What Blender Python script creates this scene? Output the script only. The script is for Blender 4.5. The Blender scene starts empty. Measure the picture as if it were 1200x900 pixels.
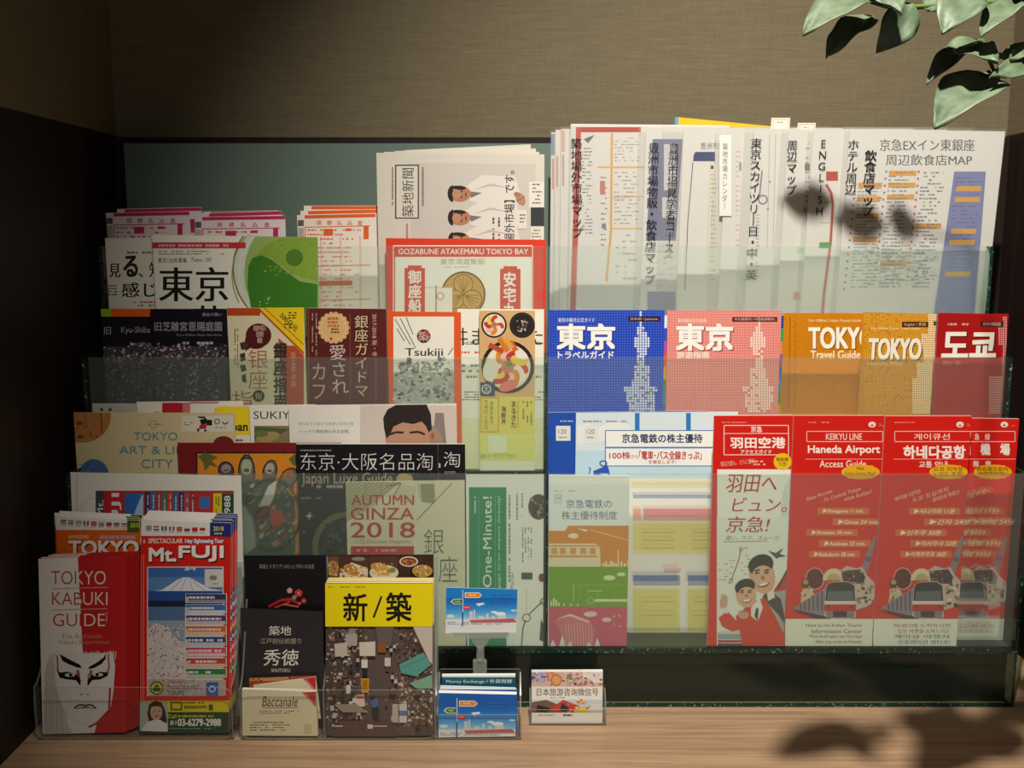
import bpy, bmesh, math, random
from mathutils import Vector, Matrix
random.seed(7)
SC = bpy.context.scene
COL = SC.collection

# ------------------------------------------------------------------ camera, world, light
F = 1166.67                      # focal length in pixels of the 1200 px wide frame (35 mm)
PITCH = math.radians(8.5)
CAMZ = 0.573                     # eye above the counter top
cam_d = bpy.data.cameras.new('camera'); cam_d.sensor_width = 36; cam_d.lens = 35.0
cam = bpy.data.objects.new('camera', cam_d); COL.objects.link(cam)
cam.location = (0, 0, CAMZ); cam.rotation_euler = (math.pi/2 - PITCH, 0, 0)
cam_d.clip_start = 0.02
SC.camera = cam
SC.view_settings.view_transform = 'Standard'; SC.view_settings.look = 'None'
SC.view_settings.gamma = 1; SC.view_settings.use_curve_mapping = False
SC.view_settings.exposure = 0.0
SC.cycles.use_denoising = True
SC.cycles.max_bounces = 16; SC.cycles.transparent_max_bounces = 48

W = bpy.data.worlds.new('room_ambient'); SC.world = W; W.use_nodes = True
W.node_tree.nodes['Background'].inputs['Color'].default_value = (1.0, 0.93, 0.82, 1)
W.node_tree.nodes['Background'].inputs['Strength'].default_value = 0.17

def spot(name, loc, target, power, angle, blend, radius, color):
    d = bpy.data.lights.new(name, 'SPOT'); d.energy = power; d.spot_size = math.radians(angle)
    d.spot_blend = blend; d.shadow_soft_size = radius; d.color = color
    o = bpy.data.objects.new(name, d); COL.objects.link(o); o.location = loc
    o.rotation_euler = (Vector(target) - Vector(loc)).to_track_quat('-Z', 'Y').to_euler()
    return o
spot('ceiling_downlight', (0.07, 0.24, 1.70), (0.42, 1.2, 0.32), 168, 72, 1.0, 0.022, (1.0, 0.935, 0.83))

# ------------------------------------------------------------------ materials
def lin(h):
    h = h.lstrip('#'); c = [int(h[i:i+2], 16)/255 for i in (0, 2, 4)]
    return tuple(x/12.92 if x <= 0.04045 else ((x+0.055)/1.055)**2.4 for x in c) + (1,)
_m = {}
def paper(h, rough=0.45, spec=0.3):
    k = (h, rough, spec)
    if k not in _m:
        m = bpy.data.materials.new('print_' + h); m.use_nodes = True
        b = m.node_tree.nodes['Principled BSDF']
        b.inputs['Base Color'].default_value = lin(h)
        b.inputs['Roughness'].default_value = rough
        b.inputs['Specular IOR Level'].default_value = spec
        _m[k] = m
    return _m[k]

def nt(m):
    m.use_nodes = True; t = m.node_tree; t.nodes.clear()
    out = t.nodes.new('ShaderNodeOutputMaterial')
    return t, out

def sheet_mat(name, tint, haze, haze_fac, gloss_rough, blur=0.0, blur_rough=0.1, trans_fac=0.5, f0=0.025, blur_ior=1.02):
    """plate glass / acrylic: clear transmission, a share of frosted scatter, fresnel gloss"""
    m = bpy.data.materials.new(name); t, out = nt(m)
    N = t.nodes.new; Lk = t.links.new
    tr = N('ShaderNodeBsdfTransparent'); tr.inputs['Color'].default_value = (*tint, 1)
    cur = tr.outputs[0]
    if blur:
        rf = N('ShaderNodeBsdfRefraction'); rf.inputs['Color'].default_value = (*tint, 1)
        rf.inputs['Roughness'].default_value = blur_rough; rf.inputs['IOR'].default_value = blur_ior
        mx = N('ShaderNodeMixShader'); mx.inputs[0].default_value = blur
        Lk(cur, mx.inputs[1]); Lk(rf.outputs[0], mx.inputs[2]); cur = mx.outputs[0]
    if haze_fac:
        df = N('ShaderNodeBsdfDiffuse'); df.inputs['Color'].default_value = (*haze, 1)
        tl = N('ShaderNodeBsdfTranslucent'); tl.inputs['Color'].default_value = (*haze, 1)
        m2 = N('ShaderNodeMixShader'); m2.inputs[0].default_value = trans_fac
        Lk(df.outputs[0], m2.inputs[1]); Lk(tl.outputs[0], m2.inputs[2])
        mx = N('ShaderNodeMixShader'); mx.inputs[0].default_value = haze_fac
        Lk(cur, mx.inputs[1]); Lk(m2.outputs[0], mx.inputs[2]); cur = mx.outputs[0]
    gl = N('ShaderNodeBsdfGlossy'); gl.inputs['Roughness'].default_value = gloss_rough
    lw = N('ShaderNodeLayerWeight'); lw.inputs['Blend'].default_value = 0.5      # facing term, alike from both sides of the sheet
    pw = N('ShaderNodeMath'); pw.operation = 'POWER'; pw.inputs[1].default_value = 5; Lk(lw.outputs['Facing'], pw.inputs[0])
    fr = N('ShaderNodeMath'); fr.operation = 'MULTIPLY_ADD'; fr.inputs[1].default_value = 0.5; fr.inputs[2].default_value = f0; Lk(pw.outputs[0], fr.inputs[0])
    mx = N('ShaderNodeMixShader'); Lk(fr.outputs[0], mx.inputs[0])
    Lk(cur, mx.inputs[1]); Lk(gl.outputs[0], mx.inputs[2])
    Lk(mx.outputs[0], out.inputs['Surface'])
    return m

M_FROST = sheet_mat('frosted_pane_face', (0.955, 0.985, 0.965), (0.74, 0.84, 0.76), 0.15, 0.25, blur=0.34, blur_rough=0.22, f0=0.015, blur_ior=1.3)
M_PANE = sheet_mat('clear_pane_face', (0.975, 0.992, 0.98), (0.6, 0.7, 0.6), 0.01, 0.06, f0=0.02)
M_CLEAR = sheet_mat('clear_acrylic', (0.985, 0.99, 0.985), (0.8, 0.8, 0.8), 0.012, 0.04)
M_RIM = sheet_mat('acrylic_rim', (0.8, 0.84, 0.82), (0.75, 0.78, 0.76), 0.35, 0.08)
M_GLASS = sheet_mat('plate_glass', (0.80, 0.88, 0.84), (0.3, 0.42, 0.36), 0.02, 0.03)
M_SLEEVE = sheet_mat('plastic_sleeve', (0.99, 0.99, 0.985), (0.85, 0.85, 0.83), 0.06, 0.18, f0=0.015)

def edge_glass():
    m = bpy.data.materials.new('chipped_green_glass_edge'); t, out = nt(m); N = t.nodes.new; Lk = t.links.new
    b = N('ShaderNodeBsdfPrincipled'); Lk(b.outputs[0], out.inputs['Surface'])
    tc = N('ShaderNodeTexCoord'); nz = N('ShaderNodeTexNoise'); nz.inputs['Scale'].default_value = 260
    nz.inputs['Detail'].default_value = 4
    Lk(tc.outputs['Object'], nz.inputs['Vector'])
    r = N('ShaderNodeValToRGB'); r.color_ramp.elements[0].position = 0.58; r.color_ramp.elements[1].position = 0.74
    r.color_ramp.elements[0].color = (0.010, 0.030, 0.022, 1); r.color_ramp.elements[1].color = (0.22, 0.42, 0.34, 1)
    Lk(nz.outputs['Fac'], r.inputs['Fac']); Lk(r.outputs['Color'], b.inputs['Base Color'])
    b.inputs['Roughness'].default_value = 0.17
    return m
M_EDGE = edge_glass()

def wood(name, c0, c1, rough, sx, sy, sz, spec=0.4, bump=0.02):
    m = bpy.data.materials.new(name); t, out = nt(m); N = t.nodes.new; Lk = t.links.new
    b = N('ShaderNodeBsdfPrincipled'); Lk(b.outputs[0], out.inputs['Surface'])
    tc = N('ShaderNodeTexCoord'); mp = N('ShaderNodeMapping'); mp.inputs['Scale'].default_value = (sx, sy, sz)
    Lk(tc.outputs['Object'], mp.inputs['Vector'])
    nz = N('ShaderNodeTexNoise'); nz.inputs['Scale'].default_value = 1.0; nz.inputs['Detail'].default_value = 8
    nz.inputs['Roughness'].default_value = 0.65; nz.inputs['Distortion'].default_value = 0.6
    Lk(mp.outputs[0], nz.inputs['Vector'])
    r = N('ShaderNodeValToRGB'); r.color_ramp.elements[0].position = 0.36; r.color_ramp.elements[1].position = 0.64
    r.color_ramp.elements[0].color = (*c0, 1); r.color_ramp.elements[1].color = (*c1, 1)
    Lk(nz.outputs['Fac'], r.inputs['Fac']); Lk(r.outputs['Color'], b.inputs['Base Color'])
    bp = N('ShaderNodeBump'); bp.inputs['Strength'].default_value = bump; bp.inputs['Distance'].default_value = 0.002
    Lk(nz.outputs['Fac'], bp.inputs['Height']); Lk(bp.outputs[0], b.inputs['Normal'])
    b.inputs['Roughness'].default_value = rough; b.inputs['Specular IOR Level'].default_value = spec
    return m
M_COUNTER = wood('oak_counter', (0.31, 0.19, 0.11), (0.47, 0.31, 0.185), 0.42, 5, 130, 60)
M_DARKWOOD = wood('dark_wood_panel', (0.014, 0.008, 0.007), (0.024, 0.013, 0.011), 0.5, 60, 60, 3, 0.25)

def wallpaper():
    m = bpy.data.materials.new('woven_wallpaper'); t, out = nt(m); N = t.nodes.new; Lk = t.links.new
    b = N('ShaderNodeBsdfPrincipled'); Lk(b.outputs[0], out.inputs['Surface'])
    tc = N('ShaderNodeTexCoord')
    mp = N('ShaderNodeMapping'); mp.inputs['Scale'].default_value = (26, 26, 520); Lk(tc.outputs['Object'], mp.inputs['Vector'])
    mp2 = N('ShaderNodeMapping'); mp2.inputs['Scale'].default_value = (500, 500, 60); Lk(tc.outputs['Object'], mp2.inputs['Vector'])
    a = N('ShaderNodeTexNoise'); a.inputs['Scale'].default_value = 1; a.inputs['Detail'].default_value = 4; Lk(mp.outputs[0], a.inputs['Vector'])
    c = N('ShaderNodeTexNoise'); c.inputs['Scale'].default_value = 1; c.inputs['Detail'].default_value = 2; Lk(mp2.outputs[0], c.inputs['Vector'])
    mx = N('ShaderNodeMath'); mx.operation = 'MULTIPLY_ADD'; mx.inputs[1].default_value = 0.3
    Lk(c.outputs['Fac'], mx.inputs[0])
    mu = N('ShaderNodeMath'); mu.operation = 'MULTIPLY'; mu.inputs[1].default_value = 0.7; Lk(a.outputs['Fac'], mu.inputs[0])
    Lk(mu.outputs[0], mx.inputs[2])
    r = N('ShaderNodeValToRGB'); r.color_ramp.elements[0].position = 0.34; r.color_ramp.elements[1].position = 0.66
    r.color_ramp.elements[0].color = (0.150, 0.122, 0.074, 1); r.color_ramp.elements[1].color = (0.192, 0.158, 0.098, 1)
    Lk(mx.outputs[0], r.inputs['Fac']); Lk(r.outputs['Color'], b.inputs['Base Color'])
    bp = N('ShaderNodeBump'); bp.inputs['Strength'].default_value = 0.25; bp.inputs['Distance'].default_value = 0.001
    Lk(mx.outputs[0], bp.inputs['Height']); Lk(bp.outputs[0], b.inputs['Normal'])
    b.inputs['Roughness'].default_value = 0.75; b.inputs['Specular IOR Level'].default_value = 0.17
    return m
M_WALL = wallpaper()
M_BACK = paper('687a70', 0.35, 0.5)
M_BLACK = paper('1c1c1b', 0.35, 0.4)
M_CEIL = paper('b8b0a4', 0.8, 0.1)

# ------------------------------------------------------------------ mesh helpers
def mesh_obj(name, verts, faces, mats, idx=None, parent=None, loc=(0, 0, 0), smooth=False):
    me = bpy.data.meshes.new(name)
    off = Vector(loc)
    me.from_pydata([tuple(Vector(v) - off) for v in verts], [], faces)
    for m in (mats if isinstance(mats, list) else [mats]): me.materials.append(m)
    if idx: me.polygons.foreach_set('material_index', idx)
    if smooth: me.polygons.foreach_set('use_smooth', [True]*len(me.polygons))
    me.update()
    o = bpy.data.objects.new(name, me); COL.objects.link(o)
    if parent is not None: o.parent = parent
    else: o.location = loc
    return o
def tag(o, label=None, cat=None, group=None, kind=None):
    if label: o['label'] = label
    if cat: o['category'] = cat
    if group: o['group'] = group
    if kind: o['kind'] = kind
    return o
def empty(name, loc):
    o = bpy.data.objects.new(name, None); o.empty_display_size = 0.03; COL.objects.link(o); o.location = loc
    return o
BOXF = [(0, 1, 2, 3), (7, 6, 5, 4), (0, 4, 5, 1), (1, 5, 6, 2), (2, 6, 7, 3), (3, 7, 4, 0)]
def boxdata(x0, x1, y0, y1, z0, z1):
    return [(x0, y0, z0), (x1, y0, z0), (x1, y0, z1), (x0, y0, z1), (x0, y1, z0), (x1, y1, z0), (x1, y1, z1), (x0, y1, z1)]
def box(name, x0, x1, y0, y1, z0, z1, mat, root=None, front_mat=None, bev=0.0, back_mat=None):
    loc = root.location if root is not None else (((x0+x1)/2), (y0+y1)/2, z0)
    mats = [mat] + [m for m in (front_mat, back_mat) if m]
    idx = [1 if front_mat else 0, 1 if back_mat else 0, 0, 0, 0, 0]
    o = mesh_obj(name, boxdata(x0, x1, y0, y1, z0, z1), [tuple(reversed(f)) for f in BOXF][:], mats,
                 idx, root, loc)
    bm = bmesh.new(); bm.from_mesh(o.data); bmesh.ops.recalc_face_normals(bm, faces=bm.faces)
    if bev: bmesh.ops.bevel(bm, geom=list(bm.edges), offset=bev, segments=2, affect='EDGES', profile=0.5)
    bm.to_mesh(o.data); bm.free()
    return o
def prism(name, poly, axis, a, b, mat, root, rim=None):
    """poly in the other two axes, extruded along axis (0 x, 1 y) from a to b"""
    def P(p, t): return (t, p[0], p[1]) if axis == 0 else (p[0], t, p[1])
    n = len(poly); v = [P(p, a) for p in poly] + [P(p, b) for p in poly]
    f = [tuple(range(n)), tuple(range(2*n-1, n-1, -1))] + [(i, i+n, (i+1) % n + n, (i+1) % n) for i in range(n)]
    o = mesh_obj(name, v, f, [mat, rim or mat], [0, 0] + [1]*n, root, root.location)
    bm = bmesh.new(); bm.from_mesh(o.data); bmesh.ops.recalc_face_normals(bm, faces=bm.faces); bm.to_mesh(o.data); bm.free()
    return o
def rrect(x0, x1, z0, z1, r, seg=6):
    pts = []
    for cx, cz, a0 in ((x1-r, z1-r, 0), (x0+r, z1-r, 90), (x0+r, z0+r, 180), (x1-r, z0+r, 270)):
        for k in range(seg+1):
            a = math.radians(a0 + 90*k/seg); pts.append((cx + r*math.cos(a), cz + r*math.sin(a)))
    return pts

# pixel of the 1200x900 photograph -> point on the sheet's own plane
SP, CP = math.sin(PITCH), math.cos(PITCH)
def unproj(x, y, Y0, z0=0.0, t=0.0):
    xc, yc = (x-600)/F, -(y-450)/F
    d = (xc, yc*SP + CP, yc*CP - SP)
    s = (Y0 + (CAMZ - z0)*t)/(d[1] - d[2]*t)
    return Vector((s*d[0], s*d[1], CAMZ + s*d[2]))
def proj(p):
    X, Y, Z = p[0], p[1], p[2]-CAMZ
    dep = Y*CP - Z*SP
    return (600 + F*X/dep, 450 - F*(Y*SP + Z*CP)/dep)

# ------------------------------------------------------------------ lettering
_fc = bpy.data.curves.new('lettering', 'FONT'); _fo = bpy.data.objects.new('lettering', _fc); COL.objects.link(_fo)
_fc.resolution_u = 3; _fc.fill_mode = 'FRONT'
_tc = {}
def glyphs(body, bold, shear, center):
    k = (body, bold, shear, center)
    if k not in _tc:
        _fc.body = body; _fc.offset = bold; _fc.shear = shear
        _fc.align_x = 'CENTER' if center else 'LEFT'
        me = _fo.to_mesh()
        vs = [(v.co.x, v.co.y) for v in me.vertices]; fs = [tuple(p.vertices) for p in me.polygons]
        _fo.to_mesh_clear()
        xs = [v[0] for v in vs] or [0]; ys = [v[1] for v in vs] or [0]
        x0, y0 = min(xs), min(ys); w = max(max(xs)-x0, 1e-6); h = max(max(ys)-y0, 1e-6)
        _tc[k] = ([((v[0]-x0)/w, (v[1]-y0)/h) for v in vs], fs)
    return _tc[k]

def clip_poly(sub, clip):
    def area(p): return sum(p[i][0]*p[(i+1) % len(p)][1]-p[(i+1) % len(p)][0]*p[i][1] for i in range(len(p)))
    if area(clip) < 0: clip = clip[::-1]
    out = list(sub)
    for i in range(len(clip)):
        a, b = clip[i], clip[(i+1) % len(clip)]
        def ins(p): return (b[0]-a[0])*(p[1]-a[1]) - (b[1]-a[1])*(p[0]-a[0]) >= -1e-9
        inp, out = out, []
        for j in range(len(inp)):
            p, q = inp[j], inp[(j+1) % len(inp)]
            ip, iq = ins(p), ins(q)
            if ip: out.append(p)
            if ip != iq:
                d1 = (b[0]-a[0])*(p[1]-a[1]) - (b[1]-a[1])*(p[0]-a[0]); d2 = (b[0]-a[0])*(q[1]-a[1]) - (b[1]-a[1])*(q[0]-a[0])
                t = d1/(d1-d2); out.append((p[0]+t*(q[0]-p[0]), p[1]+t*(q[1]-p[1])))
        if len(out) < 3: return []
    return out

class Sheet:
    """a printed sheet, card or booklet standing on its own plane; print is given in photograph pixels"""
    def __init__(s, name, Y, zf, tl, tr, br=None, bl=None, lean=0.0, th=0.001, col='eeece6', side=None, rough=0.42, spec=0.3):
        s.name, s.Y, s.zf, s.t = name, Y, zf, math.tan(math.radians(lean))
        s.n = Vector((0, -1, s.t)).normalized()
        P = lambda p: unproj(p[0], p[1], Y, zf, s.t)
        TL, TR = P(tl), P(tr)
        BL = P(bl) if bl else Vector((TL.x, Y, zf))
        BR = P(br) if br else Vector((TR.x, Y, zf))
        s.world = [TL, TR, BR, BL]; s.out = [proj(p) for p in s.world]
        s.loc = Vector(((BL.x+BR.x)/2, Y, zf)) if not bl else Vector(((BL.x+BR.x)/2, (BL.y+BR.y)/2, min(BL.z, BR.z)))
        s.v, s.f, s.mi, s.m, s.layer = [], [], [], [], 0
        a = s.world; bk = [p - s.n*th for p in a]; s.v += a + bk
        s.f += [(3, 2, 1, 0), (4, 5, 6, 7), (0, 1, 5, 4), (1, 2, 6, 5), (2, 3, 7, 6), (3, 0, 4, 7)]
        c = s.mat(col, rough, spec); e = s.mat(side or col, 0.6, 0.2)
        s.mi += [c, e, e, e, e, e]
        s.rs = (rough, spec)
    def mat(s, h, rough=None, spec=None):
        m = paper(h, *(s.rs if rough is None else (rough, spec)))
        if m not in s.m: s.m.append(m)
        return s.m.index(m)
    def put(s, pts, faces, h, same=False, lift=1):
        if not same: s.layer += 1
        o = len(s.v); off = s.n*(0.00001*s.layer)
        m = len(pts)//lift
        s.v += [unproj(p[0], p[1], s.Y, s.zf, s.t) + off + s.n*(0.000004*(i//m)) for i, p in enumerate(pts)]
        k = s.mat(h)
        for f in faces: s.f.append(tuple(i+o for i in f)); s.mi.append(k)
    def poly(s, pts, h, same=False, clip=True):
        p = clip_poly(pts, s.out) if clip else pts
        if len(p) < 3: return s
        a = sum(p[i][0]*p[(i+1) % len(p)][1]-p[(i+1) % len(p)][0]*p[i][1] for i in range(len(p)))
        if a > 0: p = p[::-1]
        s.put(p, [tuple(range(len(p)))], h, same); return s
    def rect(s, x0, y0, x1, y1, h, same=False): return s.poly([(x0, y0), (x1, y0), (x1, y1), (x0, y1)], h, same)
    def ell(s, cx, cy, rx, ry, h, rot=0, n=28, a0=0, a1=360, same=False):
        c, q = math.cos(math.radians(rot)), math.sin(math.radians(rot)); pts = []
        full = abs(a1-a0) >= 360
        for k in range(n if full else n+1):
            a = math.radians(a0 + (a1-a0)*k/n); u, v = rx*math.cos(a), ry*math.sin(a)
            pts.append((cx + u*c - v*q, cy + u*q + v*c))
        return s.poly(pts, h, same)
    def line(s, pts, w, h, same=False):
        first = same
        for (x0, y0), (x1, y1) in zip(pts, pts[1:]):
            l = math.hypot(x1-x0, y1-y0) or 1; nx, ny = -(y1-y0)/l*w/2, (x1-x0)/l*w/2
            s.poly([(x0+nx, y0+ny), (x1+nx, y1+ny), (x1-nx, y1-ny), (x0-nx, y0-ny)], h, first); first = True
        return s
    def ring(s, cx, cy, r, w, h, ry=None, n=32, a0=0, a1=360):
        ry = ry or r
        return s.line([(cx+r*math.cos(math.radians(a0+(a1-a0)*k/n)), cy+ry*math.sin(math.radians(a0+(a1-a0)*k/n))) for k in range(n+1)], w, h)
    def frame(s, x0, y0, x1, y1, w, h): return s.line([(x0, y0), (x1, y0), (x1, y1), (x0, y1), (x0, y0)], w, h)
    def text(s, body, x0, y0, x1, y1, h, bold=0.0, shear=0.0, rot=0, vert=False, skew=0.0, quad=None, shadow=None, bx=0.0):
        """ink box x0..x1, y0..y1; skew shifts the foot of the box sideways"""
        if vert:
            body = '\n'.join('丨' if c in 'ー－' else c for c in body)
        lift = 1
        vs, fs = glyphs(body, min(bold, 0), shear, vert or '\n' in body)
        q = quad or [(x0, y0), (x1, y0), (x1+skew, y1), (x0+skew, y1)]
        if rot == 90: q = [q[3], q[0], q[1], q[2]]
        if rot == -90: q = [q[1], q[2], q[3], q[0]]
        pts = []
        for u, v in vs:
            v = 1-v
            pts.append(tuple((q[0][i]*(1-u)+q[1][i]*u)*(1-v) + (q[3][i]*(1-u)+q[2][i]*u)*v for i in (0, 1)))
        if bx and not bold: bold = 1e-6
        if bold > 0:                       # heavier weight: the same letters laid a hair's breadth apart
            nl = body.count('\n')+1
            em = abs((q[3][1]-q[0][1]) if not rot else (q[1][0]-q[0][0]))
            if not rot and nl > 1: em /= nl
            if rot: em = max(abs(x1-x0), 1)
            d = (bx or bold)*em*0.8; n = len(pts); base, bf = pts, fs; pts, fs = [], []
            lift = 4
            for k, (dx, dy) in enumerate(((-d, -d), (d, -d), (d, d), (-d, d)) if bold > .014 else ((-d, 0), (-d/3, 0), (d/3, 0), (d, 0))):
                pts += [(p[0]+dx, p[1]+dy) for p in base]; fs += [tuple(i+k*n for i in f) for f in bf]
        if shadow: s.put([(p[0]+shadow[0], p[1]+shadow[1]) for p in pts], fs, shadow[2], lift=lift)
        if shadow: s.layer += 1
        s.put(pts, fs, h, lift=lift); s.layer += 1 if lift > 2 else 0; return s
    def lines(s, x0, y0, x1, y1, n, h, fill=0.8, wt=0.45, skew=0.0, vert=False):
        """small print too fine to read: rows of short strokes"""
        first = False
        for k in range(n):
            if vert:
                c = x0 + (k+0.5)*(x1-x0)/n; hh = (x1-x0)/n*wt/2; p, e = y0, y1
            else:
                c = y0 + (k+0.5)*(y1-y0)/n; hh = (y1-y0)/n*wt/2; p, e = x0, x1
            e = p + (e-p)*random.uniform(0.7, 1)*(1 if fill > .9 else 1)
            while p < e:
                l = random.uniform(1.2, 4.5); q = min(p+l, e)
                sh = skew*((c-y0)/(y1-y0+1e-6)) if not vert else 0
                if random.random() < fill:
                    if vert: s.rect(c-hh, p, c+hh, q, h, first)
                    else: s.rect(p+sh, c-hh, q+sh, c+hh, h, first)
                    first = True
                p = q + random.uniform(0.5, 1.2)
        return s
    def specks(s, x0, y0, x1, y1, n, cols, r0, r1, squash=1.0):
        for c in cols:
            first = False
            for k in range(n//len(cols)):
                x, y, r = random.uniform(x0, x1), random.uniform(y0, y1), random.uniform(r0, r1)
                s.poly([(x+r*random.uniform(.4, 1.3)*math.cos(q), y+r*squash*random.uniform(.3, 1.2)*math.sin(q)) for q in (0.3, 1.4, 2.6, 3.6, 5.1)], c, first); first = True
        return s
    def dots(s, x0, y0, x1, y1, step, size, h, mask=None, density=1.0):
        first = False; y = y0
        while y < y1:
            x = x0
            while x < x1:
                if (mask is None or mask(x, y)) and random.random() < density:
                    s.rect(x-size/2, y-size/2, x+size/2, y+size/2, h, first); first = True
                x += step
            y += step
        return s
    def mesh(s, name, parent=None):
        return mesh_obj(name, s.v, s.f, s.m, s.mi, parent, s.loc if parent is None else parent.location)
    def done(s, label, cat, group=None):
        s.o = mesh_obj(s.name, s.v, s.f, s.m, s.mi, None, s.loc)
        return tag(s.o, label, cat, group)
def copy_of(o, d, label, rot=0.0):
    c = o.copy(); COL.objects.link(c); c.location = Vector(o.location) + Vector(d)
    c.rotation_euler = (0, math.radians(rot), 0)
    c['label'] = label
    for ch in o.children:
        k = ch.copy(); COL.objects.link(k); k.parent = c
    return c

# ------------------------------------------------------------------ the setting
XL, XR, YB, ZW = -0.560, 0.700, 1.445, 0.712
def st(name, *a, **k):
    o = box(name, *a, **k); o['kind'] = 'structure'; return o
st('wall_back', XL-0.02, XR+0.02, YB, YB+0.05, 0.0, 1.75, M_WALL)
st('wall_left', XL-0.05, XL, -0.2, YB, ZW, 1.75, M_WALL)
st('wall_right', XR, XR+0.05, -0.2, YB, ZW, 1.75, M_WALL)
st('ceiling', XL-0.05, XR+0.05, -0.2, YB+0.05, 1.75, 1.80, M_CEIL)
st('trim_1', XL-0.05, XL+0.001, -0.2, YB, 0.0, ZW, M_DARKWOOD)          # left dark wood panel
st('trim_2', XR-0.001, XR+0.05, -0.2, YB, 0.0, ZW, M_DARKWOOD)          # right dark wood panel
st('trim_3', XL+0.001, XR-0.001, YB-0.012, YB, 0.0, ZW-0.003, M_DARKWOOD)   # dark wood behind the rack
co = box('counter_top', XL-0.05, XR+0.05, 0.35, YB+0.05, -0.04, 0.0, M_COUNTER, bev=0.002)
tag(co, 'light brown wood grain counter top carrying the glass leaflet rack', 'counter')

# ------------------------------------------------------------------ the glass rack
RL, RR, DV = -0.524, 0.611, 0.042
rack = empty('leaflet_rack', ((RL+RR)/2, 1.27, 0.0))
tag(rack, 'three tier frosted glass leaflet rack filling the counter niche', 'leaflet rack')
Z3, Z2, Z1 = 0.0755, 0.280, 0.410          # shelf heights front to back
P3, P2, P1 = 1.151, 1.215, 1.285           # front panes
PT3, PT2, PT1 = 0.2925, 0.424, 0.559
box('back_panel', RL-0.006, RR+0.004, 1.392, 1.398, 0.0, 0.697, M_BACK, rack)
box('plinth', RL, RR, 1.165, 1.388, 0.0, Z3-0.008, M_BLACK, rack)
box('base_pane', RL, RR, P3, P3+0.005, 0.0, Z3-0.008, M_GLASS, rack)
e = box('edge_strip', RL, RR, P3-0.0008, P3+0.0055, 0.0, 0.0028, M_EDGE, rack); e['label'] = 'chipped green lower glass edge'
for zf, y0, y1 in ((Z3, P3, P2-0.001), (Z2, P2, P1-0.001), (Z1, P1, 1.390)):
    box('shelf', RL, RR, y0-0.0005, y1, zf-0.006, zf, M_GLASS, rack, front_mat=M_EDGE)
for x0, x1 in ((RL, DV-0.001), (DV+0.001, RR)):
    box('front_pane', x0, x1, P3, P3+0.0065, Z3, PT3, M_PANE, rack, back_mat=M_FROST)
    box('front_pane', x0, x1, P2, P2+0.0070, Z2, PT2, M_PANE, rack, back_mat=M_FROST)
    box('front_pane', x0, x1, P1, P1+0.0060, Z1, PT1, M_PANE, rack, back_mat=M_FROST)
box('riser', RL, RR, P2+0.001, P2+0.005, Z3-0.006, Z2-0.007, M_BLACK, rack)
box('riser', RL, RR, P1+0.001, P1+0.005, Z2+0.001, Z1-0.007, M_BACK, rack)
stepped = [(P3, Z3), (1.388, Z3), (1.388, PT1), (P1, PT1), (P1, PT2), (P2, PT2), (P2, PT3), (P3, PT3)]
prism('side_panel', stepped, 0, RL-0.005, RL-0.001, M_GLASS, rack, M_EDGE)
prism('side_panel', [(P3, 0.0), (1.388, 0.0)] + stepped[2:], 0, RR+0.001, RR+0.005, M_GLASS, rack, M_EDGE)
prism('divider', [(P3, Z3), (P1-0.001, Z3), (P1-0.001, PT2), (P2, PT2), (P2, PT3), (P3, PT3)], 0, DV-0.0008, DV+0.0008, M_GLASS, rack, M_EDGE)

# ------------------------------------------------------------------ top tier, right: plastic folders
def folder(xl, top, ins_l, ins_top, Y, width=196, label='', ins_col='dcdbd7', draw=None, caption=None, top_r=None, lean=-5.0, wi=None):
    r = xl + width; top_r = top if top_r is None else top_r
    e = empty('clear_folder', unproj((xl+r)/2, 400, Y, Z1, math.tan(math.radians(lean))))
    e.location = (unproj((xl+r)/2, top, Y, Z1, math.tan(math.radians(lean))).x, Y, Z1)
    tag(e, label, 'folder', 'clear plastic map folders on the top tier')
    a = Sheet('paper_insert', Y+0.0012, Z1, (ins_l, ins_top), (ins_l+(wi or 186), ins_top+(top_r-top)), lean=lean, th=0.0014, col=ins_col)
    if draw: draw(a)
    a.mesh('paper_insert', e)
    b = Sheet('sleeve', Y, Z1, (xl, top), (r, top_r), lean=lean, th=0.0004)
    b.m = [M_SLEEVE]; b.mi = [0]*6
    b.mesh('sleeve', e)
    if caption:
        c = Sheet('caption', Y-0.0003, Z1, (xl+2, top+2), (xl+60, top+2), lean=lean)
        c.v, c.f, c.mi, c.m = [], [], [], []
        caption(c)
        k = c.mesh('caption', e)
    return e
INK = '222228'
for k, (x, tp, c) in enumerate(((645, 152, '8d97b8'), (650, 149, 'e4dcd4'), (657, 148, 'd8b0a4'))):
    def dr(s, x=x, c=c, tp=tp):
        s.rect(x+1, tp+5, x+5, tp+30, c); s.rect(x+2, tp+34, x+4, tp+70, 'c9968c', True)
    folder(x, tp, x+1, tp+3, 1.3555-0.0030*k, label=['leftmost clear folder, its blue corner just showing beside the newspapers',
           'second clear folder from the left, only its pale edge showing', 'third clear folder from the left, with a pinkish edge showing'][k], draw=dr)
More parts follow.
